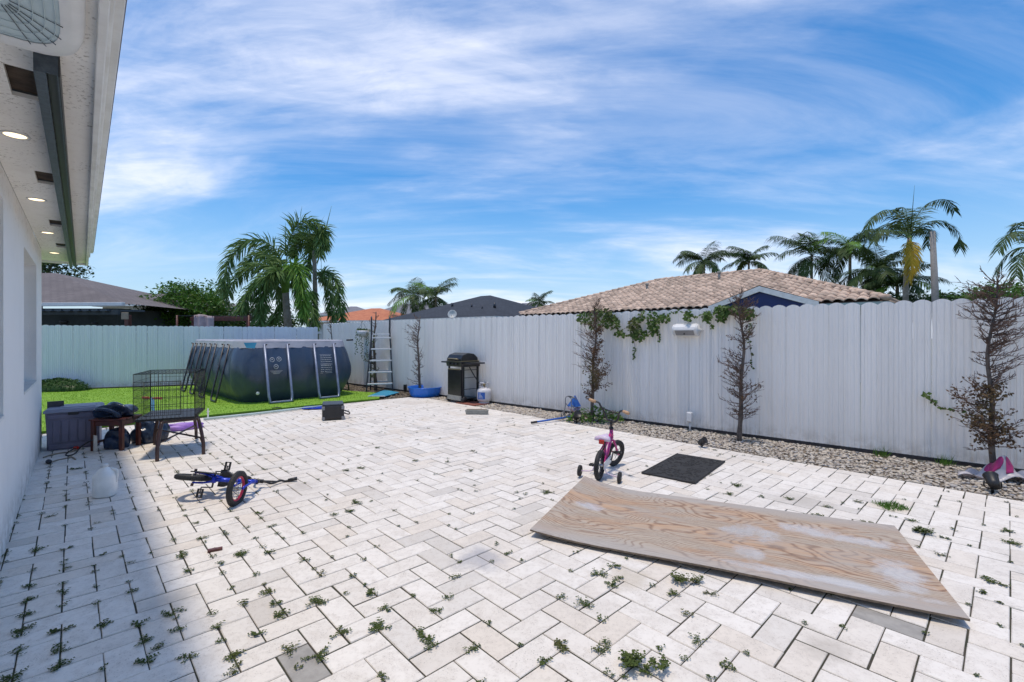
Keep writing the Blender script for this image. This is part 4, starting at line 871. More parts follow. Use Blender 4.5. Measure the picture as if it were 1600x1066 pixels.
# orange pot beside the pool
p = G(557, 600); o = thing('flower_pot', 'orange clay pot standing between the pool and the ladder', 'pot', (p.x-.02, p.y, 0)); MB().lathe([(0, 0), (.13, 0), (.18, .10), (.19, .22), (.205, .22), (.205, .27), (.17, .27), (.16, .10), (0, .08)], 20).build('bowl', MAT['terracotta'], o); MB().tube(spline([(-.18, 0, .26), (0, 0, .36), (.18, 0, .26)], 6), .012, 8).build('handle', MAT['terracotta'], o)
for px_2, py_2, lb2 in ((558, 601, 'small black path light standing behind the orange pot'), (633, 614, 'black path light at the rim of the blue wading pool')):
    p = G(px_2, py_2); o = thing('path_light', lb2, 'path light', (p.x-(.15 if px_2 < 600 else 0), p.y+(.3 if px_2 < 600 else 0), 0)); MB().tube([(0, 0, -.03), (0, 0, .10)], .012, 8).build('stake', MAT['black'], o); MB().lathe([(.035, .06), (.045, .08), (.045, .20), (.05, .21), (.0, .215)], 14).build('head', MAT['black'], o)
# blue mat beside the lawn
q = [G(575, 622), G(602, 622), G(624, 616), G(601, 612)]; cq = sum(q, Vector())/4
o = thing('foam_mat', 'flat cyan blue mat on the ground below the ladder', 'mat', (cq.x, cq.y, .03)); m_ = MB(); loc = [a-cq for a in q]
m_.prism([(a.x, a.y, 0) for a in loc], (0, 0, .02)); m_.build('sheet', MAT['cyan'], o, .005); MB().bar((loc[0].x, loc[0].y-.02, .012), (loc[1].x, loc[1].y-.02, .012), .03, .022).build('edge_trim', MAT['white'], o, .003)
# wading pool
p = G(663, 620); kp = thing('wading_pool', 'bright blue plastic wading pool on the pavers before the fence', 'wading pool', (p.x, p.y+.12, .002))
def kpf(i, j):
    prof = [(0, .012), (.30, .012), (.335, .03), (.37, .12), (.395, .225), (.42, .235), (.425, .222), (.405, .21), (.385, .12), (.35, .015), (.30, .0), (0, 0)]
    k = j*11; a = prof[round(k)]; an = 2*math.pi*i; wv_ = 1+.018*math.sin(an*14)*(.05 < a[1] < .2); return Vector((a[0]*wv_*math.cos(an), a[0]*wv_*math.sin(an), a[1]))
MB().grid(kpf, 84, 11, True, True).build('shell', MAT['blue'], kp); MB().lathe([(0, .10), (.372, .10)], 40).build('water', MAT['water'], kp)
# ------------------------------------------------------------------ gas grill and tank
GX = -PU; ge = G(722, 631); GW, GD = .52, .46
gc = ge-GX*(GW/2)+PV*(GD/2)
gl = thing('gas_grill', 'black gas grill on a cart with side shelves against the fence', 'grill', (gc.x, gc.y, 0), math.atan2(GX.y, GX.x))
for x in (-1, 1):
    for y in (-1, 1): MB().bar((x*(GW/2-.02), y*(GD/2-.02), .06 if y < 0 else .07), (x*(GW/2-.02), y*(GD/2-.02), .84), .034, .034).build('leg', MAT['enamel'], gl, .003)
dp = MB().box((0, -GD/2-.012, .41), (GW-.04, .016, .64)).build('front_panel', MAT['enamel'], gl, .003); MB().box((0, -GD/2-.024, .735), (GW-.10, .012, .028)).build('trim_bar', MAT['bronze'], dp, .002)
MB().box((0, -GD/2-.018, .11), (GW-.03, .03, .10)).build('base_board', MAT['conc'], gl, .004); MB().box((0, 0, .085), (GW-.02, GD-.02, .022)).build('bottom_shelf', MAT['enamel'], gl, .003)
for z in (.30, .55, .72): MB().bar((GW/2-.02, -GD/2+.02, z), (GW/2-.02, GD/2-.02, z), .010, .012).build('side_brace', MAT['dsteel'], gl)
for x in (-1, 1): MB().lathe([(0, -.022), (.06, -.022), (.072, -.012), (.072, .012), (.06, .022), (0, .022)], 20, (x*(GW/2+.02), -GD/2+.05, .073), Matrix.Rotation(R(90), 3, 'Y')).build('wheel', MAT['black'], gl)
fb2 = MB().prism([(-GW/2-.02, -GD/2-.02, .79), (GW/2+.02, -GD/2-.02, .79), (GW/2+.02, -GD/2-.05, .90), (-GW/2-.02, -GD/2-.05, .90)], (0, GD+.06, 0)).build('firebox', MAT['enamel'], gl, .01)
for x in (-.13, .0, .13): MB().lathe([(0, -.03), (.024, -.03), (.026, 0), (0, 0)], 14, (x, -GD/2-.045, .845), Matrix.Rotation(R(-90), 3, 'X')).build('knob', MAT['black'], fb2)
LD = [(-.26, .905), (-.26, .965), (-.20, 1.045), (-.05, 1.09), (.10, 1.07), (.20, .99), (.22, .905)]
lid_ = MB().prism([(-GW/2, y, z) for y, z in LD], (GW, 0, 0)).build('lid', MAT['enamel'], gl, .012)
MB().box((0, -.005, .912), (GW+.03, GD+.05, .014)).build('lid_trim', MAT['bronze'], lid_, .003); MB().tube(spline([(-.16, -.255, .95), (-.14, -.30, .965), (.14, -.30, .965), (.16, -.255, .95)], 4), .012, 8).build('handle', MAT['bronze'], lid_)
for x in (-1, 1): MB().box((x*(GW/2+.15), -.02, .875), (.27, GD-.06, .032)).build('side_shelf', MAT['enamel'], gl, .01)
MB().tube(spline([(GW/2-.04, 0, .78), (GW/2+.02, .08, .60), (GW/2+.09, .16, .44), (GW/2+.13, .22, .40)], 5), .011, 8).build('gas_hose', MAT['black'], gl)
p = G(756, 632); tk_ = thing('propane_tank', 'white propane tank with blue label standing right of the grill', 'gas tank', (p.x, p.y+.10, .0), R(-100))
MB().lathe([(.11, .0), (.115, .035), (.10, .04), (.13, .06), (.155, .10), (.157, .13), (.157, .245), (.154, .28), (.135, .32), (.09, .345), (.0, .35)], 28).build('body', MAT['tank'], tk_)
MB().torus((0, 0, .365), .088, .012, (0, 0, 1), 24, 8, R(30), R(330)).torus((0, 0, .455), .092, .012, (0, 0, 1), 24, 8, R(30), R(330)).build('collar_ring', MAT['tank'], tk_)
for a in (60, 120, 180, 240, 300): MB().bar((.088*math.cos(R(a)), .088*math.sin(R(a)), .345), (.092*math.cos(R(a)), .092*math.sin(R(a)), .458), .05, .008).build('collar_post', MAT['tank'], tk_, .002)
MB().lathe([(.02, .34), (.02, .40), (.034, .405), (.034, .43), (0, .432)], 12).build('valve', MAT['bronze'], tk_)
lb3 = MB(); lb3.grid(lambda i, j: Vector((.1585*math.cos(R(-42+62*i)), .1585*math.sin(R(-42+62*i)), .115+.145*j)), 10, 1); lb3.build('label_sticker', MAT['lblue'], tk_)
lb3 = MB()
for k in range(4): lb3.grid(lambda i, j, k=k: Vector((.1598*math.cos(R(-32+(38-6*k)*i)), .1598*math.sin(R(-32+(38-6*k)*i)), .138+.028*k+.010*j)), 8, 1)
lb3.build('label_print', MAT['print_'], tk_)
p = G(735, 634); o = MB().box((0, 0, .02), (.62, .42, .04)).build('paver_slab', MAT['brick'], None, .004, (p.x+.02, p.y+.28, -.018)); o.rotation_euler = (0, 0, math.atan2(GX.y, GX.x)); tag(o, 'red brick slab on the ground under the gas tank', 'slab')
p = G(745, 648); o = thing('planter_trough', 'grey concrete trough lying at the patio edge below the gas tank', 'trough', (p.x, p.y+.05, 0), R(-6)); tr_ = MB(); tr_.prism([(-.20, -.05, 0), (.20, -.05, 0), (.215, -.07, .085), (-.215, -.07, .085)], (0, .13, 0)); tr_.build('basin', MAT['conc'], o, .006); MB().box((0, .0, .088), (.38, .09, .006)).build('fill', MAT['dirt'], o)

# ------------------------------------------------------------------ small things in the gravel
def fline(px, off=.30):
    A = FC+FN*off; k = (px-800)/F; t = (k*A.y-A.x)/(FDIR.x-k*FDIR.y); return A+FDIR*t
def spotlight(px, py, label, s=1., rz=0., sticker=False):
    p = G(px, py); o = thing('garden_spotlight', label, 'spotlight', (p.x, p.y, -.01), rz)
    MB().tube([(0, 0, 0), (0, 0, .07*s)], .010*s, 8).build('stake', MAT['black'], o)
    MB().lathe([(.0, -.05*s), (.030*s, -.05*s), (.036*s, -.02*s), (.042*s, .05*s), (.046*s, .055*s), (.040*s, .05*s), (0, .045*s)], 16, (0, 0, .085*s), Matrix.Rotation(R(55), 3, 'X')).build('head', MAT['black'], o)
    MB().tube(spline([(-.046*s, 0, .085*s), (-.045*s, 0, .04*s), (.0, 0, .025*s), (.045*s, 0, .04*s), (.046*s, 0, .085*s)], 4), .005*s, 6).build('yoke', MAT['black'], o)
    if sticker: MB().box((0, -.03*s, .135*s), (.035*s, .02*s, .012)).build('sticker', MAT['white'], o)
    return o
spotlight(1097, 699, 'small black garden spotlight in the gravel beyond the rubber mat', 1., R(40)); spotlight(1551, 768, 'black garden spotlight in the gravel in front of the white plastic sheet', 1.25, R(150), True); spotlight(901, 661, 'black garden spotlight at the patio edge by the toy stroller', 1.5, R(10))
p = fline(1078, .10); o = thing('outlet_box', 'grey outdoor outlet box on a short conduit at the fence', 'outlet box', (p.x, p.y, 0), math.atan2(FDIR.y, FDIR.x)); MB().tube([(0, 0, -.03), (0, 0, .14)], .014, 8).build('conduit', MAT['step'], o); MB().box((0, 0, .21), (.085, .06, .15)).build('box', MAT['step'], o, .008); MB().box((0, -.034, .21), (.07, .012, .13)).build('cover', MAT['white'], o, .004)
a, b = G(834, 660, .03), G(893, 651, .06); o = thing('pool_pole', 'dark blue pole lying across the gravel edge', 'pole', (0, 0, 0)); MB().tube([a, b], .016, 8).build('shaft', MAT['lblue'], o); MB().tube([a-(b-a).normalized()*.05, a+(b-a).normalized()*.06], .019, 8).build('end_grip', MAT['black'], o)
p = G(897, 654); o = thing('toy_stroller', 'grey framed toy stroller with blue hood beside the fence', 'toy stroller', (p.x, p.y+.18, -.01), R(25))
for y in (-.10, .10):
    MB().tube(spline([(-.14, y, .03), (-.10, y, .18), (-.09, y, .34), (-.03, y, .37), (.02, y, .33)], 5), .009, 8).build('frame_tube', MAT['grey'], o); MB().tube([(.10, y, .03), (-.08, y, .24)], .009, 8).build('frame_tube', MAT['grey'], o)
    for x in (-.14, .11): MB().torus((x, y, .045), .038, .012, (0, 1, 0), 18, 8).build('wheel', MAT['grey'], o)
MB().tube([(-.03, -.10, .37), (-.03, .10, .37)], .011, 8).build('handle', MAT['black'], o); hd_ = MB(); hd_.add([(-.06, -.09, .20), (.12, -.09, .20), (.12, .09, .20), (-.06, .09, .20), (.05, 0, .40)], [(0,1,4),(1,2,4),(2,3,4),(3,0,4)]); hd_.build('hood', MAT['lblue'], o, solid=.004); MB().grid(lambda i, j: Vector((-.08+.20*i, (j-.5)*.18, .18-.07*math.sin(math.pi*i))), 8, 4).build('seat', MAT['lilac'], o, solid=.004)
# white plastic sheet by the right tree
o = thing('plastic_sheet', 'crumpled white and magenta plastic sheet lying in the gravel at right', 'plastic sheet', (0, 0, 0)); sa, sb = G(1496, 747), G(1612, 757)
def shf(i, j):
    p = sa.lerp(sb, i); bk = (PV*.30*(j)); rid = math.exp(-((i-.62)/.22)**2)*math.exp(-((j-.55)/.35)**2)
    return p+bk+Vector((0, 0, .02+.17*rid+.035*math.sin(9*i+5*j)+.025*math.sin(17*i-8*j+1)*(.3+j)))
MB().grid(shf, 40, 20).build('sheet', MAT['sheet'], o, solid=.001); MB().grid(lambda i, j: shf(.40+.18*i+.05*math.sin(7*j), .25+.5*j)+Vector((0, -.004, .006)), 14, 8).build('magenta_patch', MAT['magenta'], o, solid=.001)
MB().grid(lambda i, j: shf(.66+.10*i, .15+.35*j)+Vector((0, -.004, .006)), 10, 6).build('magenta_patch', MAT['magenta'], o, solid=.001)

# speaker on the fence
p = fline(1076, .0); zc = CAMH+(HY-516)/F*p.y; sp = thing('outdoor_speaker', 'white half-round outdoor speaker fixed high on the fence', 'speaker', (p.x, p.y, zc), math.atan2(FDIR.y, FDIR.x))
D_ = [(-.02, .085), (-.08, .10), (-.14, .085), (-.185, .045), (-.20, .0), (-.13, -.085), (-.03, -.10)]; SL = .34
MB().prism([(-SL/2, y, z) for y, z in D_], (SL, 0, 0)).build('cabinet', MAT['white'], sp, .012); MB().prism([(-SL/2+.025, -.198, -.008), (-SL/2+.025, -.138, -.082), (-SL/2+.025, -.128, -.075), (-SL/2+.025, -.188, -.001)], (SL-.05, 0, 0)).build('grille', MAT['grey'], sp)
for s_ in (-1, 1): MB().lathe([(.0, 0), (.085, 0), (.092, .012), (.085, .025), (.03, .03), (.03, .045), (0, .045)], 20, (s_*(SL/2), -.10, 0), Matrix.Rotation(R(90*s_), 3, 'Y')).build('end_cap', MAT['white'], sp)
MB().tube([(SL/2+.04, -.10, 0), (SL/2+.045, -.04, 0), (SL/2+.04, .0, 0)], .014, 8).build('bracket', MAT['white'], sp); MB().lathe([(0, 0), (.012, 0), (.012, .01), (0, .012)], 10, (0, -.175, -.06), Matrix.Rotation(R(90), 3, 'X')).build('badge', MAT['black'], sp)
# hanging planter
p = fline(566, .14); hz_ = CAMH+(HY-520)/F*p.y; hp = thing('hanging_planter', 'white hanging pot with trailing plant on the fence beside the ladder', 'hanging plant', (p.x, p.y, hz_)); MB().lathe([(0, -.12), (.09, -.12), (.15, -.02), (.165, .06), (.15, .06), (.13, -.01), (0, -.02)], 18).build('pot', MAT['white'], hp)
for a in (0, 2.1, 4.2): MB().tube([(.15*math.cos(a), .15*math.sin(a), .06), (0, 0, .34)], .004, 4).build('hanger', MAT['dsteel'], hp)
lv = MB()
for k in range(7):
    a = k*.9+.3; L = rv(.35, 1.05); q0 = Vector((.16*math.cos(a), .16*math.sin(a)*.6, .08))
    for i in range(int(L/.028)):
        q1 = q0*1.15+Vector((rv(-.02, .02), rv(-.02, .02), -.028*i)); lv.leaf(q1, (rv(-1, 1), rv(-1, 1), -.4), (rv(-1, 1), -1, .3), rv(.03, .06), rv(.025, .04), .1)
for k in range(70): lv.leaf((rv(-.14, .14), rv(-.14, .14), .07), (rv(-1, 1), rv(-1, 1), rv(.2, 1)), (rv(-1, 1), rv(-1, 1), 1), rv(.05, .09), .04, .1)
lv.build('trailing_leaves', MAT['vine'], hp)

# ------------------------------------------------------------------ thin trees trained against the fence
def slim_tree(px, H, label, ntw, spread, leaves=0, off=.30, seed=1, rad=.030, leafmat='deadleaf', zlo=.15, side=0., zleaf=(.2, .9)):
    r = random.Random(seed); U_ = r.uniform; p = fline(px, off); t = thing('slim_tree', label, 'tree', (p.x, p.y, -.03), math.atan2(FDIR.y, FDIR.x), 'slim bare trees along the fence')
    ph = U_(0, 6); trunk = [Vector((.035*math.sin(z*2.6+ph)*z/H*1.5+.012*math.sin(z*7+ph), .015*math.sin(z*3+ph), z)) for z in [H*i/16 for i in range(17)]]
    MB().tube(trunk, [rad*(1-.74*i/16)*(1+.10*math.sin(i*2.7+seed)) for i in range(17)], 9).build('trunk', MAT['bark'], t)
    tw = MB(); lf = MB()
    for k in range(ntw):
        z = H*(zlo+(1-zlo)*(k+U_(0, 1))/ntw)*.985; i = min(15, int(z/H*16)); q = trunk[i].lerp(trunk[i+1], z/H*16-i)
        az = U_(0, 6.283); d = Vector((math.cos(az)+side*.4, -abs(math.sin(az))*.55, U_(-.10, .65))).normalized(); dens = .5+.5*math.sin(z/H*9.5+seed*1.7+(1.9 if d.x > 0 else 0))
        if U_(0, 1) > .30+.75*dens: continue
        L = spread*U_(.35, .95)*(.50+.50*dens)*(.8 if z/H > .85 else 1)
        pts = [q]; 
        for s_ in range(4): d = (d+Vector((U_(-.25, .25), U_(-.2, .15), U_(-.05, .25)))).normalized(); nx = pts[-1]+d*L/4; nx.y = min(nx.y, off-.03); pts.append(nx)
        tw.tube(pts, [.0062, .0050, .0040, .0030, .0020], 4, False)
        for j in range(1, 5):
            for _ in range(3):
                dd = (d+Vector((U_(-1, 1), U_(-.8, .5), U_(-.5, .9)))).normalized(); l2 = L*U_(.15, .38); a0 = pts[j-1].lerp(pts[j], U_(0, 1)); a1 = a0+dd*l2; a1.y = min(a1.y, off-.025)
                tw.tube([a0, a0.lerp(a1, .5)+Vector((0, 0, U_(-.01, .015))), a1], [.0034, .0026, .0016], 3, False)
                if zleaf[0] < z/H < zleaf[1] and U_(0, 1) < leaves and (side == 0 or (a1.x*side > -.02)):
                    for _ in range(3): lf.leaf(a1+Vector((U_(-.03, .03), U_(-.03, .02), U_(-.03, .03))), (U_(-1, 1), U_(-1, .3), U_(-1, .6)), (U_(-1, 1), -1, U_(-.2, 1)), U_(.022, .048), U_(.014, .024), .1)
    tw.build('branches', MAT['twig'], t)
    if lf.v: lf.build('foliage', MAT[leafmat], t)
    return t
slim_tree(519, 1.98, 'leafless slim tree behind the right end of the pool', 40, .42, .1, seed=2, rad=.034)
slim_tree(586, 2.15, 'slim tree with sparse green leaves behind the ladder', 52, .36, .8, seed=3, leafmat='vine', rad=.05, zleaf=(.1, .75))
slim_tree(655, 1.98, 'bare slim tree between the ladder and the grill', 90, .40, .06, seed=4, rad=.036)
slim_tree(927, 2.02, 'slim tree with brown tufts of foliage left of the hanging vine', 160, .48, .65, seed=5, rad=.034, leafmat='deadleaf', side=1., zleaf=(.2, .8))
slim_tree(1157, 2.03, 'bare slim tree with forked top right of the outdoor speaker', 150, .42, .04, seed=6, rad=.034)
slim_tree(1551, 2.08, 'tall dark bare tree before the right end of the fence', 230, .43, .40, seed=7, off=.34, rad=.030, zleaf=(.12, .45))
def vine(label, boxes, strands, seed, extra=0):
    r = random.Random(seed); U_ = r.uniform; p = fline(boxes[0][0], .05); o = thing('vine', label, 'vine', (p.x, p.y, 0)); lf = MB(); st = MB(); inv = Vector((p.x, p.y, 0))
    def fp(x, y, off): q = fline(x, off); return Vector((q.x, q.y, CAMH+(HY-y)/F*q.y))-inv
    for (x, y, rx, ry, n) in boxes:
        for _ in range(n):
            a = U_(0, 6.283); k = math.sqrt(U_(0, 1)); q = fp(x+rx*k*math.cos(a), y+ry*k*math.sin(a), U_(.03, .17)); lf.leaf(q, (U_(-1, 1), U_(-.6, .2), U_(-1, .2)), (U_(-.6, .6)+FN.x, U_(-.6, .6)+FN.y, U_(-.1, .7)), U_(.035, .075), U_(.03, .058), .12)
        st.tube([fp(x-rx, y-ry*.6, .05), fp(x, y, .07), fp(x+rx, y-ry*.5, .05)], .004, 4)
        st.tube([fp(x-rx*.2, y-ry, .05), fp(x, y+ry*.8, .06)], .003, 4)
    for pts in strands:
        P = spline([fp(x, y, .05) for x, y in pts], 6); st.tube(P, .0035, 4)
        for q in P:
            for _ in range(2 if U_(0, 1) < .7 else 0): lf.leaf(q, (U_(-1, 1), U_(-.5, .1), U_(-1, .2)), (FN.x+U_(-.4, .4), FN.y+U_(-.4, .4), U_(-.2, .6)), U_(.03, .055), U_(.025, .04), .1)
    lf.build('leaves', MAT['vine'], o); st.build('stems', MAT['twig'], o); return o
vine('leafy vine topping the slim tree left of the speaker', [(915, 497, 14, 10, 90), (940, 490, 16, 9, 110), (955, 502, 12, 13, 120), (932, 506, 12, 9, 60)], [((905, 500), (930, 486), (960, 492)), ((962, 510), (968, 520))], 1)
vine('leafy vine hanging from the fence top left of the speaker', [(990, 512, 9, 17, 130), (1000, 523, 12, 9, 90), (1020, 505, 9, 19, 150), (1037, 497, 7, 7, 50), (970, 522, 8, 4, 40), (1002, 494, 4, 8, 30), (1075, 493, 5, 9, 40)], [((990, 530), (992, 545), (989, 560)), ((1028, 520), (1031, 535)), ((962, 520), (985, 508), (1003, 488)), ((1045, 490), (1062, 486), (1085, 495), (1100, 490))], 2)
vine('leafy vine crowning the slim tree right of the speaker', [(1104, 494, 6, 8, 60), (1128, 484, 13, 8, 120), (1150, 484, 15, 7, 120), (1168, 490, 9, 8, 80), (1125, 496, 8, 6, 40)], [((1172, 505), (1170, 530), (1174, 555), (1175, 575)), ((1166, 488), (1182, 494)), ((1110, 504), (1112, 512))], 3)
vine('dry vine runner hanging on the fence left of the rightmost tree', [(1446, 617, 3, 3, 8)], [((1446, 617), (1462, 632), (1480, 640), (1503, 642))], 4)
# low plant at the foot of the brown tree
p = fline(930, .42); o = thing('low_shrub', 'low green shrub at the foot of the brown slim tree', 'shrub', (p.x, p.y, -.02)); lf = MB(); st = MB()
for k in range(420):
    a = rv(0, 6.28); rr = .40*math.sqrt(rnd.random()); z = rv(.02, .26)*(1-(rr/.45)**2)+.02; lf.leaf((rr*math.cos(a)*1.2, rr*math.sin(a)*.6, z), (rv(-1, 1), rv(-1, 1), rv(-.2, .8)), (rv(-1, 1), rv(-1, 1), 1), rv(.035, .08), rv(.025, .05), .1)
for k in range(16): a = rv(0, 6.28); st.tube([(0, 0, 0), (.2*math.cos(a), .1*math.sin(a), .12), (.4*math.cos(a), .2*math.sin(a), .2)], .004, 4)
lf.build('leaves', MAT['mango'], o); st.build('stems', MAT['twig'], o)
# clipped hedge mound by the far left fence
p = G(82, 612, .03); o = thing('clipped_hedge', 'low dark green clipped hedge on the lawn beside the house corner', 'hedge', (p.x-.1, p.y+.25, LZ)); lf = MB()
for k in range(2600):
    a, b = rv(0, 6.28), rv(-.2, 1.57); n_ = Vector((math.cos(a)*math.cos(b), math.sin(a)*math.cos(b), math.sin(b))); q = Vector((n_.x*.78, n_.y*.42, max(0, n_.z)*.30))*rv(.82, 1.04); lf.leaf(q, (rv(-1, 1), rv(-1, 1), rv(-.3, 1)), n_+Vector((rv(-.5, .5), rv(-.5, .5), rv(-.5, .5))), rv(.03, .06), rv(.02, .04), .1)
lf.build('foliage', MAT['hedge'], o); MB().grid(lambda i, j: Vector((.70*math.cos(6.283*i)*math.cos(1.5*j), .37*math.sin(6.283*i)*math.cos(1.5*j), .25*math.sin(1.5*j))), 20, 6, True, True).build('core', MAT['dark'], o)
# ------------------------------------------------------------------ beyond the fences: palms
def frond(lf, ra, P, LL_, n, style, rr=.022, seedr=rnd, wid=.05):
    P = spline(P, 7); m = len(P); ra.tube(P, [rr*(1-.8*i/(m-1)) for i in range(m)], 5, False)
    cum = [0]
    for i in range(m-1): cum.append(cum[-1]+(P[i+1]-P[i]).length)
    T = cum[-1]; U_ = seedr.uniform
    def at(s):
        for i in range(m-1):
            if cum[i+1] >= s: k = (s-cum[i])/max(1e-6, cum[i+1]-cum[i]); return P[i].lerp(P[i+1], k), (P[i+1]-P[i]).normalized()
        return P[-1], (P[-1]-P[-2]).normalized()
    for k in range(n):
        f_ = (k+U_(0, 1))/n; s = T*(.10+.90*f_); p, t = at(s); L = LL_*(1.05-.75*abs(f_-.40)**1.3)*U_(.62, 1.12)
        side = t.cross(Vector((0, 0, 1))); side = side.normalized() if side.length > .05 else Vector((1, 0, 0)); up = side.cross(t)
        if style == 'fox':
            a = U_(0, 6.283); d = (side*math.cos(a)+up*math.sin(a)*.8)+t*.75+Vector((0, 0, -.35))
        else:
            sg = 1 if k % 2 else -1; d = side*sg*.85+t*U_(.55, .95)+up*U_(-.1, .35)+Vector((0, 0, -.45-.30*f_))
        d.normalize(); e = p+d*L*.55; d2 = (d+Vector((0, 0, -.55))).normalized(); tip = e+d2*L*.45
        b = d.cross(up if style != 'fox' else Vector((U_(-1, 1), U_(-1, 1), U_(-1, 1))))
        b = (b.normalized() if b.length > .05 else side)*wid/2
        o = len(lf.v); lf.v += [tuple(p-b*.5), tuple(p+b*.5), tuple(e+b), tuple(e-b), tuple(tip)]; lf.f += [(o, o+1, o+2, o+3), (o+3, o+2, o+4)]; lf.sm += [False]*2
def px_frond(pts, Y):   # frond drawn through its place in the photograph, at the palm's own distance
    return [AT(x, y, Y+dy) for x, y, dy in pts]
def palm_px(name, label, cat_, trunk, fronds, Y, LL_, n, style, mat, rad=.11, group=None, bright=(), yellow=(), wid=.05, spear=None, shaft=None):
    b = AT(*trunk[0], Y); root = Vector((b.x, b.y, 0)); t = thing(name, label, cat_, root, 0, group)
    T = [AT(x, y, Y)-root for x, y in trunk]; T[0].z = -.05; T = spline(T, 6); k = len(T)
    MB().tube(T, [rad*(1-.35*i/(k-1)) for i in range(k)], 10).build('trunk', MAT['palmtrunk'], t)
    if shaft: MB().tube([T[-1]-Vector((0, 0, shaft)), T[-1]-Vector((0, 0, shaft*.5)), T[-1]+Vector((0, 0, .1))], [rad*.8, rad*1.05, rad*.5], 10).build('crownshaft', MAT['foxbright'], t)
    for i, f_ in enumerate(fronds):
        lf, ra = MB(), MB(); frond(lf, ra, [p-root for p in px_frond(f_, Y)], LL_, n, style, wid=wid)
        mm = MAT['foxbright'] if i in bright else MAT['yellow'] if i in yellow else MAT[mat]
        o = lf.build('frond', mm, t); ra.build('rachis', mm, o)
    if spear: MB().tube([AT(*spear[0], Y)-root, AT(*spear[1], Y)-root], [.03, .004], 5).build('spear_leaf', MAT[mat], t)
    return t
palm_px('foxtail_palm', 'large foxtail palm behind the pool with drooping bushy fronds, left of its pair', 'palm tree', [(452, 640), (450, 511), (447, 470), (446, 420)], [
 [(447, 420, 0), (425, 385, -.2), (395, 375, -.4), (362, 400, -.6), (346, 455, -.7)], [(446, 430, 0), (420, 415, .5), (390, 418, .9), (365, 440, 1.1), (352, 470, 1.2)],
 [(446, 430, 0), (425, 430, -.5), (410, 460, -.9), (405, 515, -1.1)], [(446, 425, 0), (430, 425, -.9), (395, 450, -1.2), (375, 485, -1.3)], [(447, 415, 0), (452, 375, 0), (470, 347, .1), (498, 352, .2), (511, 385, .2)],
 [(448, 430, 0), (462, 415, -.8), (472, 445, -1.1), (474, 490, -1.2)], [(446, 430, 0), (455, 425, .9), (468, 460, 1.4), (476, 500, 1.5)], [(446, 425, 0), (432, 405, .9), (405, 395, 1.5), (380, 415, 1.8)], [(446, 435, 0), (428, 440, .8), (440, 475, 1.3), (425, 505, 1.4)]], 17.2, .66, 380, 'fox', 'foxtail', .16, 'foxtail palms behind the pool', bright=(5,), shaft=.9, spear=((446, 400), (446, 348)), wid=.045)
palm_px('foxtail_palm', 'slimmer foxtail palm behind the pool, right of its pair', 'palm tree', [(496, 640), (494, 511), (492, 440), (491, 392)], [
 [(491, 395, 0), (483, 370, 0), (470, 368, .2), (458, 400, .3)], [(491, 395, 0), (496, 365, -.3), (504, 360, -.6), (500, 400, -.8)], [(492, 440, 0), (508, 425, -.3), (524, 440, -.5), (532, 480, -.6), (533, 505, -.6)],
 [(492, 425, 0), (504, 430, .6), (515, 460, .9), (520, 500, 1.)], [(491, 450, 0), (486, 470, -.7), (489, 500, -1.), (490, 528, -1.)], [(491, 395, 0), (487, 380, .8), (482, 400, 1.2), (480, 430, 1.3)]], 18.0, .62, 320, 'fox', 'foxtail', .11, 'foxtail palms behind the pool', wid=.045, spear=((505, 375), (518, 322)))
def palm(label, px, py, Y, L, nf, mat='coco', seed=1, trunk=.12, lean=0., n=120, name='coconut_palm', group='palms beyond the right fence', lowest=-35):
    r = random.Random(seed); top = AT(px, py, Y); root = Vector((top.x+lean, top.y, 0)); t = thing(name, label, 'palm tree', root, 0, group); tp = top-root
    T = spline([Vector((0, 0, -.05)), tp*.5+Vector((-lean*.12, 0, 0)), tp], 6); MB().tube(T, [trunk*(1-.3*i/(len(T)-1)) for i in range(len(T))], 9).build('trunk', MAT['palmtrunk'], t)
    for k in range(nf):
        az = 6.283*k/nf+r.uniform(-.25, .25); el = R(r.uniform(lowest, 78)); l = L*r.uniform(.8, 1.1); P = [tp]; d = el
        for s in range(6): P.append(P[-1]+Vector((math.cos(az)*math.cos(d), math.sin(az)*math.cos(d), math.sin(d)))*l/6); d -= R(r.uniform(7, 17)); d = max(d, R(-84))
        lf, ra = MB(), MB(); frond(lf, ra, P, l*.36, n, 'coco', seedr=r, wid=.038); o = lf.build('frond', MAT[mat] if r.random() < .85 else MAT['foxbright'], t); ra.build('rachis', MAT[mat], o)
    return t
palm('left of two coconut palms behind the orange and charcoal roofs', 645, 462, 44, 2.9, 17, seed=21, group='palms behind the roofs'); palm('right of two coconut palms behind the orange and charcoal roofs', 681, 464, 43, 2.7, 17, seed=22, group='palms behind the roofs')
palm('small distant palm between the charcoal roof and the tan tile roof', 843, 474, 58, 2.2, 13, seed=23, group='palms behind the roofs', lowest=-10)
palm('windblown palm behind the tan tile roof, leftmost of the right group', 1100, 410, 38, 2.7, 18, seed=24); palm('short palm behind the tan tile roof ridge', 1170, 410, 40, 2.2, 16, seed=25, lowest=-5)
palm('coconut palm with upright fronds beyond the right end of the tile roof', 1268, 400, 33, 3.3, 19, seed=26); palm('slender palm with thin trunk between the coconut palm and the royal palm', 1328, 388, 31, 2.8, 15, seed=27); palm('dense low palm in front of the royal palm trunk', 1372, 425, 28, 2.9, 20, seed=28); palm('small spreading palm low at the foot of the royal palm', 1402, 448, 27, 2.2, 13, seed=29, lowest=0)
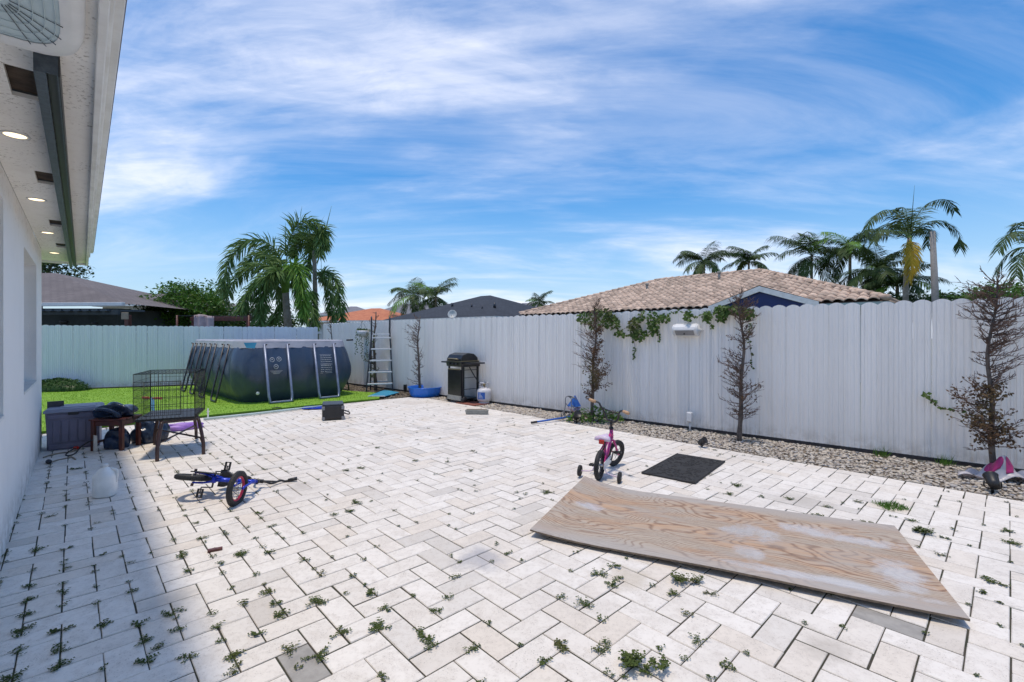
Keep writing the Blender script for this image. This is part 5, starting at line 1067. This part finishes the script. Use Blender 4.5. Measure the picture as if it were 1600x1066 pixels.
palm_px('royal_palm', 'tall palm with arching fronds and one hanging yellow frond', 'palm tree', [(1414, 640), (1415, 465), (1417, 420), (1421, 372)], [
 [(1422, 372, 0), (1408, 340, -.3), (1385, 328, -.6), (1362, 342, -.9), (1350, 365, -1.)], [(1421, 374, 0), (1400, 350, .6), (1372, 356, 1.), (1350, 380, 1.3), (1352, 392, 1.4)], [(1421, 374, 0), (1400, 362, -.8), (1375, 360, -1.3), (1365, 378, -1.5)],
 [(1423, 372, 0), (1432, 340, .3), (1450, 318, .6), (1478, 312, .9), (1492, 330, 1.1)], [(1423, 374, 0), (1440, 352, -.5), (1470, 345, -1.), (1496, 362, -1.3), (1500, 388, -1.4)], [(1422, 374, 0), (1436, 358, .9), (1452, 362, 1.5), (1448, 384, 1.8)],
 [(1421, 374, 0), (1424, 385, -.6), (1425, 410, -.8), (1421, 436, -.8)], [(1421, 374, 0), (1408, 355, .9), (1395, 352, 1.5), (1385, 362, 1.7)], [(1422, 374, 0), (1417, 340, .5), (1413, 325, 1.), (1400, 325, 1.3)]], 25, .85, 130, 'coco', 'coco', .15, 'palms beyond the right fence', yellow=(6,), shaft=1.0, wid=.05, spear=((1423, 360), (1429, 290)))
palm_px('royal_palm', 'palm crown reaching in at the right picture edge', 'palm tree', [(1622, 660), (1618, 500), (1612, 385)], [
 [(1612, 385, 0), (1600, 365, -.3), (1578, 365, -.5), (1558, 392, -.6)], [(1612, 388, 0), (1590, 388, .3), (1570, 402, .5), (1556, 428, .6)], [(1612, 388, 0), (1600, 395, -.6), (1590, 412, -.8), (1588, 432, -.9)], [(1612, 385, 0), (1605, 350, .4), (1590, 350, .6), (1575, 362, .8)], [(1612, 388, 0), (1625, 355, .3), (1650, 360, .5), (1665, 400, .6)], [(1612, 388, 0), (1640, 380, -.5), (1660, 400, -.6), (1668, 435, -.7)]], 15, .60, 90, 'coco', 'coco', .13, 'palms beyond the right fence', wid=.034)
# leaning utility pole
a, b = AT(1466, 640, 24), AT(1457, 362, 24); o = thing('utility_pole', 'leaning grey concrete utility pole behind the fence', 'pole', (a.x, a.y, 0)); a.z = 0
MB().tube([Vector((0, 0, -.1)), (b-a)*.5+Vector((0, 0, 0)), b-a], [.20, .16, .12], 10).build('shaft', MAT['pole'], o); MB().box((b-a)-Vector((0, 0, .12)), (.16, .16, .10)).build('cap', MAT['pole'], o, .01)
# ------------------------------------------------------------------ broadleaf trees
def leafy(name, label, c, rad, n, mat, seed, ls=(.08, .15), trunk=.14, lobes=9, clump=70):
    r = random.Random(seed); U_ = r.uniform; root = Vector((c.x, c.y, 0)); t = thing(name, label, 'tree', root); cz = c.z
    lim = MB(); lim.tube([(0, 0, -.05), (.05, 0, cz*.4), (0, .02, cz)], [trunk, trunk*.8, trunk*.5], 9); lf = MB(); cl = []
    for k in range(n//clump):
        a, b = U_(0, 6.283), math.asin(U_(-.75, 1)); q = U_(.35, 1.)**.5*(1+.22*math.sin(3*a+seed)*math.cos(2*b)+U_(-.12, .12)); cl.append(Vector((math.cos(a)*math.cos(b)*rad[0], math.sin(a)*math.cos(b)*rad[1], math.sin(b)*rad[2]))*q+Vector((0, 0, cz)))
    for q in cl:
        if r.random() < .35: lim.tube([(0, 0, cz*.6), Vector((0, 0, cz*.8)).lerp(q, .5), q], [trunk*.35, trunk*.2, .012], 5)
        s = U_(.16, .34)*max(rad)/1.8
        for _ in range(clump):
            p = q+Vector((r.gauss(0, s), r.gauss(0, s), r.gauss(0, s*.6))); lf.leaf(p, (U_(-1, 1), U_(-1, 1), U_(-.9, .5)), (U_(-1, 1), U_(-1, 1), U_(.1, 1.3)), U_(*ls), U_(ls[0]*.4, ls[1]*.45), .12)
    lim.build('trunk', MAT['bark'], t); lf.build('crown', MAT[mat], t); return t
leafy('broadleaf_tree', 'bushy bright green tree behind the left fence', AT(298, 484, 21)+Vector((0, 0, 0)), (1.75, 1.5, 1.15), 9000, 'mango', 3, (.10, .20)); leafy('broadleaf_tree', 'low leafy bush filling the gap beside the patio post', AT(238, 500, 20), (.85, .9, .6), 3200, 'mango', 4, (.09, .17))
leafy('broadleaf_tree', 'dark tree showing between the eave and the grey shingle roof', AT(62, 408, 27), (1.75, 1.6, 1.6), 4200, 'dark', 5, (.16, .30)); leafy('broadleaf_tree', 'dark green treetop showing above the fence by the utility pole', AT(1488, 472, 30), (1.7, 1.2, .50), 2600, 'dark', 6, (.14, .26)); leafy('broadleaf_tree', 'green tree rising behind the fence at the right edge', AT(1592, 462, 22), (2.0, 1.4, .55), 4200, 'mango', 7, (.12, .22))
leafy('broadleaf_tree', 'green shrub behind the fence at the foot of the tall royal palm', AT(1420, 472, 26), (1.7, 1.0, .45), 2400, 'dark', 8, (.12, .22)); leafy('broadleaf_tree', 'dark shrubs behind the foxtail palms and the fence', AT(400, 505, 21), (1.9, .9, .8), 4200, 'dark', 9, (.10, .2))
# ------------------------------------------------------------------ neighbouring houses
def roofmesh(name, faces, mat, parent):
    me = bpy.data.meshes.new(name); vs_, fs, uv = [], [], []
    for f_ in faces:
        f_ = [Vector(p) for p in f_]; n_ = (f_[1]-f_[0]).cross(f_[2]-f_[0]).normalized(); h_ = n_.cross(Vector((0, 0, 1))); h_ = h_.normalized() if h_.length > .01 else Vector((1, 0, 0)); s = h_.cross(n_)
        o = len(vs_); vs_ += [tuple(p) for p in f_]; fs.append(tuple(range(o, o+len(f_)))); uv += [(p.dot(h_), p.dot(s)) for p in f_]
    me.from_pydata(vs_, [], fs); l = me.uv_layers.new(name='UVMap')
    for i, q in enumerate(uv): l.data[i].uv = q
    me.update(); return obj(name, me, mat, parent)
def hiphouse(label, c, ang, lx, ly, eave, ridge, mat, wall='bgwall', hip=1., over=.5):
    t = thing('house', label, 'house', (c.x, c.y, 0), R(ang)); a, b = lx/2, ly/2; h = min(b*hip, a)
    R1, R2 = Vector((-a+h, 0, ridge)), Vector((a-h, 0, ridge)); E = [Vector((-a, -b, eave)), Vector((a, -b, eave)), Vector((a, b, eave)), Vector((-a, b, eave))]
    roofmesh('roof', [[E[0], E[1], R2, R1], [E[2], E[3], R1, R2], [E[1], E[2], R2], [E[3], E[0], R1]], MAT[mat], t)
    MB().box((0, 0, (eave-.12)/2), (lx-2*over, ly-2*over, eave-.12)).build('wall', MAT[wall], t)
    fa_ = MB()
    for i in range(4): fa_.bar(E[i]-Vector((0, 0, .09)), E[(i+1) % 4]-Vector((0, 0, .09)), .04, .16)
    fa_.build('fascia', MAT['trim'], t); return t, (R1, R2, E)
# grey shingled neighbour with a dark patio cover
nb_o = AT(193, 474, 16.0); nb = thing('house', 'neighbour house with grey-brown shingle hip roof and dark patio cover', 'house', (nb_o.x, nb_o.y, 0)); ez = nb_o.z
E0, E1 = Vector((0, 0, ez)), Vector((-12, 1.2, ez+.02)); Rg, Rg2 = Vector((-7.2, 5.0, ez+1.72)), Vector((-12, 5.4, ez+1.75))
roofmesh('roof', [[E1, E0, Rg, Rg2], [E0, Vector((-1.0, 10, ez)), Rg]], MAT['shg'], nb)
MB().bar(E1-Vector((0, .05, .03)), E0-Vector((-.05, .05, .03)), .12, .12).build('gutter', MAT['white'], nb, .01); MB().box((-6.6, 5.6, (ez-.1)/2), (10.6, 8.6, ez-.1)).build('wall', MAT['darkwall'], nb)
cv = MB(); 
for k in range(40): cv.box((-10.4+k*.285, -.85-.1*(-10.4+k*.285)*.1, ez-.30), (.20, 1.5, .05), Matrix.Rotation(R(2.), 3, 'X'))
cv.build('patio_cover', MAT['slate'], nb); MB().bar((-11, -1.3, ez-.36), (1.05, -1.42, ez-.38), .08, .16).build('beam', MAT['darkwall'], nb)
po_ = AT(200, 500, 14.6)-Vector((nb_o.x, nb_o.y, 0)); MB().box((po_.x, po_.y, (ez-.47)/2), (.13, .13, ez-.47)).build('post', MAT['rwood'], nb, .01); MB().box((po_.x-.02, po_.y-.09, ez-.50), (.22, .03, .22)).build('post_bracket', MAT['cord'], nb, .01)
for x, z, s in ((-2.9, 2.0, .35), (-5.2, 2.02, .5), (-1.8, 1.95, .25)): MB().lathe([(0, -s*.3), (s*.3, -s*.25), (s*.4, .0), (s*.3, s*.1), (0, s*.12)], 12, (x, .9, z)).build('hanging_basket', MAT['dsteel'], nb)
hs, (r1, r2, EE) = hiphouse('distant house with solar panels on a grey roof', AT(240, 470, 42)+Vector((0, 3, 0)), -8, 9.5, 8, 4.3, 5.75, 'shg')
for k in range(5): 
    roofmesh('solar_panel', [[Vector((-.4+k*.8, -2.2, 0)), Vector((.35+k*.8, -2.2, 0)), Vector((.35+k*.8, -.6, 0)), Vector((-.4+k*.8, -.6, 0))]], MAT['solar'], hs).matrix_local = Matrix.Translation((0, 0, 4.3+.045)) @ Matrix(((1,0,0,0),(0,1,0,0),(0,1.45/4,1,1.45),(0,0,0,1)))
hiphouse('house with orange tile roof behind the ladder', AT(568, 500, 44)+Vector((0, 4, 0)), -12, 10.5, 9.5, 2.95, 4.35, 'otile'); hiphouse('far grey-roofed house above the orange roof', AT(536, 500, 75)+Vector((0, 5, 0)), 5, 10, 9, 5.0, 6.6, 'gtile'); hiphouse('far grey-roofed house behind the two coconut palms', AT(640, 500, 72)+Vector((0, 5, 0)), -8, 14, 9, 4.7, 6.9, 'gtile'); hiphouse('far grey roof peeking out left of the tan tile roof', AT(828, 500, 70)+Vector((0, 6, 0)), 0, 12, 10, 4.5, 6.9, 'gtile')
dh, (r1, r2, EE) = hiphouse('house with charcoal shingle hip roof and satellite dish', AT(735, 500, 25)+Vector((.6, 3.6, 0)), -40, 9.2, 8.4, 2.45, 3.95, 'shd')
for x, y, s in ((1.2, -2.4, .16), (2.4, -2.8, .13), (-.8, -2.0, .20), (3.2, -2.7, .22)):
    z = 2.45+1.5*(y+4.2)/4.2; MB().tube([(x, y, z-.05), (x, y, z+s)], s*.35, 8).build('roof_vent', MAT['dsteel'], dh)
p = AT(707, 492, 21.0); o = thing('satellite_dish', 'pale grey satellite dish in front of the charcoal roof', 'satellite dish', (p.x, p.y, 0)); MB().tube([(0, .1, 0), (0, .1, p.z)], .025, 8).build('mast', MAT['dsteel'], o); MB().lathe([(0, .0), (.09, .012), (.16, .04), (.205, .075), (.20, .08), (.15, .05), (.0, .015)], 24, (0, -.02, p.z), Matrix.Rotation(R(72), 3, 'X')).build('reflector', MAT['dish'], o); MB().tube([(0, -.03, p.z-.19), (0, -.28, p.z-.02)], .010, 6).build('feed_arm', MAT['dsteel'], o)
# tan tiled house with gable, tile by tile
e_ = Vector((-.705, .709, 0)); n_ = Vector((.709, .705, 0)); EZ, RZ = 2.56, 4.52
Ec = AT(1388, 464, 13.9); Ec.z = EZ; HW, HR, RL = 6.0, 5.4, 5.0
th_ = thing('house', 'house with tan barrel tile hip roof and navy gable behind the fence', 'house', (Ec.x, Ec.y, 0)); Lz = lambda a, b, z: e_*a+n_*b+Vector((0, 0, z))   # a along the eave (away), b into the house
TL = RL+2*HR; A0, A1 = Lz(0, 0, EZ), Lz(TL, 0, EZ); B0, B1 = Lz(0, 2*HW, EZ), Lz(TL, 2*HW, EZ); K0, K1 = Lz(HR, HW, RZ), Lz(HR+RL, HW, RZ)
roofm = MB(); dz = Vector((0, 0, -.05))
for f_ in ([A0, A1, K1, K0], [A0, K0, B0], [B0, K0, K1, B1], [A1, B1, K1]): roofm.add([p+dz for p in f_], [tuple(range(len(f_)))])
roof_o = roofm.build('roof', MAT['mortar'], th_)
wl_ = MB().prism([Lz(.5, .5, 0), Lz(TL-.5, .5, 0), Lz(TL-.5, 2*HW-.5, 0), Lz(.5, 2*HW-.5, 0)], (0, 0, EZ-.12)); wl_.build('wall', MAT['bgwall'], th_)
fb3 = MB()
for a, b in ((A0, A1), (A0, B0), (A1, B1), (B0, B1)): fb3.bar(a-Vector((0, 0, .13)), b-Vector((0, 0, .13)), .05, .15)
fb3.build('fascia', MAT['teal'], th_)
TWD, TLN = .30, .36
def tile_shape():
    m_ = MB(); prof = [(-.15, -.01), (-.12, .035), (-.06, .068), (0, .075), (.06, .060), (.10, .02), (.15, .0)]
    vs_ = [(x, y, z*(1 if y else .92)+(.028 if y == 0 else -.004)) for y in (0, TLN*1.12) for x, z in prof]; k = len(prof)
    vs_ += [(x, 0, z*.92-.004) for x, z in prof]
    m_.add(vs_, [(i, i+1, k+i+1, k+i) for i in range(k-1)]+[(2*k+i, 2*k+i+1, i+1, i) for i in range(k-1)], True); return m_
ts = tile_shape(); tme = ts.mesh('roof_tile'); tme.materials.append(MAT['tile'])
tl = []
def tiles(o_, du, dv, inside_):
    L = Matrix((du, dv, du.cross(dv))).transposed().to_4x4(); nn = du.cross(dv)
    for j in range(60):
        for i in range(-5, 90):
            q = o_+du*(TWD*(i+.5))+dv*(TLN*j)
            if inside_(q+dv*TLN*.5):
                Mx = L.copy(); Mx.translation = q+nn*rv(-.006, .006); tl.append(Mx @ Matrix.Rotation(rv(-.02, .02), 4, 'Z'))
def tri_in(poly):
    n2 = (poly[1]-poly[0]).cross(poly[2]-poly[0]); 
    def f_(q): return all((poly[(i+1) % len(poly)]-poly[i]).cross(q-poly[i]).dot(n2) > -1e-6 for i in range(len(poly)))
    return f_
fs1 = [A1, A0, K0, K1]; du = (A0-A1).normalized(); dv = (Lz(HR, HW, RZ)-Lz(HR, 0, EZ)).normalized(); tiles(A1, du, dv, tri_in(fs1))
du2 = (B0-A0).normalized(); dv2 = (K0-Lz(0, HW, EZ)).normalized(); tiles(A0, du2, dv2, tri_in([A0, B0, K0]))
ew = Vector((Ec.x, Ec.y, 0)); tl.sort(key=lambda m_: (m_.translation+ew).length+(0 if 0 < (800+F*(m_.translation+ew).x/(m_.translation+ew).y) < 1600 else 50))
def vis(m_):
    q = m_.translation+ew; y = HY-F*(q.z-CAMH)/q.y; x = 800+F*q.x/q.y; return y < 494-(x-800)*.04
vis_i = [m_ for m_ in tl if vis(m_)][:300]; ids = set(id(m_) for m_ in vis_i)
for m_ in vis_i:
    o = bpy.data.objects.new('roof_tile', tme); COL.objects.link(o); o.parent = roof_o; o.matrix_local = m_
fm_ = MB()
for m_ in tl:
    if id(m_) not in ids: fm_.add([m_ @ Vector(p) for p in ts.v], ts.f, True)
stuff(fm_.build('roof_tiles_beyond', MAT['tile'], roof_o))
def ridgecaps(a, b, nm):
    L = (b-a).length; k = int(L/.34); d = (b-a)/k; m_ = MB()
    for i in range(k):
        p0 = a+d*i; p1 = a+d*(i+1.12); m_.tube([p0+Vector((0, 0, .05)), p1+Vector((0, 0, .03))], [.105, .085], 8)
    return m_.build(nm, MAT['tile'], roof_o)
ridgecaps(A0, K0, 'hip_cap'); ridgecaps(A1, K1, 'hip_cap'); ridgecaps(K0, K1, 'ridge_cap')
for a, b, s in ((HR+1.4, HW-1.2, .22), (HR+4.6, HW-2.2, .16)):
    z = EZ+(RZ-EZ)*b/HW; MB().tube([Lz(a, b, z), Lz(a, b, z+s+.1)], .06, 8).lathe([(.09, 0), (.09, .1), (0, .12)], 10, Lz(a, b, z+s+.08)).build('roof_vent', MAT['conc'], roof_o)
ga = 3.45; gw, gh = 1.75, .62; gb0 = -.35
gA, gB, gT = Lz(ga-gw, gb0, EZ-.06), Lz(ga+gw, gb0, EZ-.06), Lz(ga, gb0, EZ+gh-.06); gk = n_*2.6
gb_ = roofmesh('gable_roof', [[gA+Vector((0, 0, .08)), gT+Vector((0, 0, .10)), gT+gk+Vector((0, 0, .10)), gA+gk*.4+Vector((0, 0, .08))], [gT+Vector((0, 0, .10)), gB+Vector((0, 0, .08)), gB+gk*.4+Vector((0, 0, .08)), gT+gk+Vector((0, 0, .10))]], MAT['tile'], roof_o)
MB().prism([gA+n_*.10+Vector((0, 0, -.4)), gB+n_*.10+Vector((0, 0, -.4)), gB+n_*.10, gT+n_*.10, gA+n_*.10], n_*.05).build('gable_board', MAT['navy'], th_)
bgb = MB(); bgb.bar(gA, gT, .05, .17, n_).bar(gT, gB, .05, .17, n_)
for p, q in ((gA, gT), (gT, gB)):
    dd = (q-p).normalized(); up_ = Vector((0, 0, 1)); bgb.prism([p+up_*.07, q+up_*.07, q-up_*.12, p-up_*.12], n_*.06)
bgb.v = bgb.v[16:]; bgb.f = [tuple(i-16 for i in f_) for f_ in bgb.f[12:]]; bgb.sm = bgb.sm[12:]; bgb.build('barge_board', MAT['trim'], th_)
# pink cloth and dark beam behind the left fence
p = AT(318, 502, 15.6); o = thing('hanging_cloth', 'faded pink cloth hanging beyond the left fence', 'cloth', (p.x, p.y, 0)); MB().grid(lambda i, j: Vector((-.32+.64*i, .05*math.sin(i*14), p.z-.35+.55*j+.03*math.sin(i*5))), 24, 6).build('cloth', MAT['fabric'], o, solid=.006); MB().tube([(-.9, .02, p.z+.18), (1.5, .02, p.z+.16)], .008, 6).build('line', MAT['dsteel'], o)
for x in (-.9, 1.5): MB().tube([(x, .02, 0), (x, .02, p.z+.2)], .03, 8).build('line_post', MAT['rwood'], o)
p = AT(345, 499, 18.0); o = thing('wooden_pergola', 'dark wooden pergola beam behind the fence left of the palms', 'pergola', (p.x, p.y, 0)); MB().box((0, 0, p.z), (2.3, .12, .14)).build('beam', MAT['rwood'], o, .01); MB().box((0, .5, p.z+.10), (2.3, .9, .06)).build('roof_board', MAT['rwood'], o, .01)
for x in (-1.05, 1.05): MB().box((x, 0, (p.z-.07)/2), (.11, .11, p.z-.07)).build('post', MAT['rwood'], o, .01)

# ------------------------------------------------------------------ weeds in the joints
def weed(lf, st, p, s, U_, rise=.35, leaf=1.):
    k = max(4, int(4+s*110))
    for i in range(k):
        a = U_(0, 6.283); L = s*U_(.45, 1.1); d = Vector((math.cos(a), math.sin(a), U_(.02, rise))); q0 = Vector(p); e = q0+d*L
        if st is not None and s > .03: st.tube([q0, q0.lerp(e, .5)+Vector((0, 0, .004)), e], .0012, 3, False)
        m = max(2, int(L/.009))
        for j in range(m):
            f_ = (j+1)/m; q = q0.lerp(e, f_)+Vector((U_(-.004, .004), U_(-.004, .004), .002+U_(0, .006)))
            for sg in (-1, 1): lf.leaf(q, (math.cos(a+sg*1.1)+U_(-.3, .3), math.sin(a+sg*1.1)+U_(-.3, .3), U_(-.1, .30)), (U_(-.4, .4), U_(-.4, .4), 1), U_(.009, .018)*leaf, U_(.007, .012)*leaf, .15)
WL = [(43,940,.05),(40,960,.05),(35,985,.06),(97,985,.055),(95,1040,.045),(102,925,.04),(105,890,.03),(157,978,.045),(217,975,.05),(222,1005,.055),(228,1035,.055),(250,1012,.035),(268,960,.055),(275,985,.04),(293,1028,.045),(20,1058,.055),(207,925,.035),(285,865,.045),(295,892,.04),(60,860,.055),(105,858,.045),(205,880,.04),(160,867,.03),
 (374,866,.05),(425,863,.04),(477,875,.045),(343,882,.03),(378,945,.04),(338,980,.05),(416,927,.04),(429,943,.04),(492,943,.06),(440,962,.065),(402,990,.05),(531,990,.065),(596,980,.06),(455,1015,.055),(495,1025,.07),(365,1028,.06),(368,1048,.05),(348,1002,.04),(500,895,.03),(552,900,.03),(568,874,.03),(583,928,.035),(603,952,.035),
 (683,955,.05),(655,987,.04),(665,998,.05),(672,1010,.045),(740,1012,.04),(730,1018,.03),(796,865,.035),(818,876,.03),(880,1008,.065),(940,1018,.05),(948,1007,.035),(850,1036,.04),(913,944,.06),(935,898,.05),(957,885,.05),(953,915,.045),(878,934,.035),(942,968,.03),(952,1053,.03),
 (1050,928,.055),(1110,928,.04),(1075,960,.035),(1068,1030,.035),(1112,1057,.04),(1135,1040,.04),(1032,1014,.025),(985,1030,.05),(975,1055,.035),(965,905,.05),(1090,1003,.05),(1470,868,.055),(1150,759,.06),(1137,772,.06),(1190,777,.04),(855,770,.06),(820,772,.04),(1235,780,.06),(1292,792,.05),(1340,785,.06),(1355,817,.05),(1427,815,.06),(1477,842,.05),(1570,830,.06),(1580,850,.06),(1557,912,.06),(1280,806,.035),
 (542,735,.05),(565,732,.06),(555,785,.06),(522,805,.04),(545,799,.05),(305,817,.06),(317,842,.045),(407,802,.05),(377,867,.045),(425,822,.05),(287,870,.05),(80,807,.06),(117,733,.07),(650,720,.05),(740,705,.05),(700,722,.04),(590,700,.05),(735,735,.06),(775,850,.03),(1110,742,.03),(1255,806,.03),(1540,905,.04),(1530,925,.04)]
lf, st = MB(), MB(); r9 = random.Random(99)
for x, y, s in WL: weed(lf, st, G(x, y, .001), s*r9.uniform(.65, 1.0), r9.uniform, r9.choice((.08, .15, .3)), r9.uniform(.7, 1.15))
def jt(x, y): return pv(OU+W0*x, OV+W0*y, .0)
for y in range(iv0, iv1):
    for x in range(iu0, iu1):
        s0 = (x-y) % 4 == 0          # start of a long joint along the house direction, three widths long
        p = jt(x+1.5, y); q = proj(p)
        if q is None or q[1] > 1100 or q[0] < -60 or q[0] > 1660: continue
        v_ = y*W0; pt = max(0., .5+.75*math.sin(x*.23+1.7*math.sin(y*.31))*math.cos(y*.27-x*.11)); lush = max(0, 1-v_/2.6)*(.35+.9*pt)
        if s0:
            for _ in range(5):
                if r9.random() < .10*pt+.36*lush: weed(lf, None, jt(x+r9.uniform(0, 3), y), r9.uniform(.007, .018)+.012*lush, r9.uniform, .22, .75)
            if r9.random() < .09*pt+.30*lush: weed(lf, None, jt(x+r9.choice((0, 3)), y), r9.uniform(.014, .034), r9.uniform, .2, .85)
        elif (x-y) % 4 == 2 and r9.random() < .14: weed(lf, None, jt(x, y+r9.uniform(0, 2)), r9.uniform(.010, .020), r9.uniform, .22, .75)
wd = stuff(lf.build('joint_weeds', MAT['weed'])); tag(wd, 'small green weeds growing in the paver joints', 'weeds'); sd_ = stuff(st.build('weed_stems', MAT['weed'], wd))
# the larger clumps one can pick out
def clump(px, py, s, label, kind):
    p = G(px, py); o = thing('weed_clump', label, 'weed', (p.x, p.y, 0)); a, b = MB(), MB()
    if kind == 'grass':
        for k in range(520):
            q = Vector((r9.uniform(-s, s), r9.uniform(-s, s)*.9, 0)); d = Vector((r9.uniform(-.6, .6), r9.uniform(-.6, .6), 1)); a.leaf(q, d, (r9.uniform(-1, 1), r9.uniform(-1, 1), .2), r9.uniform(.02, .05), .005, .1)
        a.build('blades', MAT['grass'], o); return
    for k in range(kind): weed(a, b, (r9.uniform(-s, s), r9.uniform(-s, s)*.5, .004*k), s*r9.uniform(.5, .8), r9.uniform, .8, 1.15)
    a.build('leaves', MAT['weed'], o); b.build('stems', MAT['weed'], o)
clump(1393, 793, .095, 'square tuft of bright grass growing beside the plywood sheet', 'grass'); clump(1008, 1042, .075, 'thick weed clump at the bottom of the picture', 7); clump(1074, 912, .06, 'bushy weed clump just in front of the plywood edge', 5); clump(1438, 833, .07, 'sprawling weed by the far right corner of the plywood', 4)
for px, py, lb_ in ((1376, 712, 'small grass tuft at the fence foot, left of two'), (1477, 722, 'small grass tuft at the fence foot, right of two')):
    p = fline(px, .10); o = thing('grass_tuft', lb_, 'grass tuft', (p.x, p.y, -.02)); a = MB()
    for k in range(60): a.leaf((r9.uniform(-.07, .07), r9.uniform(-.05, .05), 0), (r9.uniform(-.7, .7), r9.uniform(-.7, .3), 1), (r9.uniform(-1, 1), -1, .1), r9.uniform(.06, .16), .007, .1)
    a.build('blades', MAT['grass'], o)
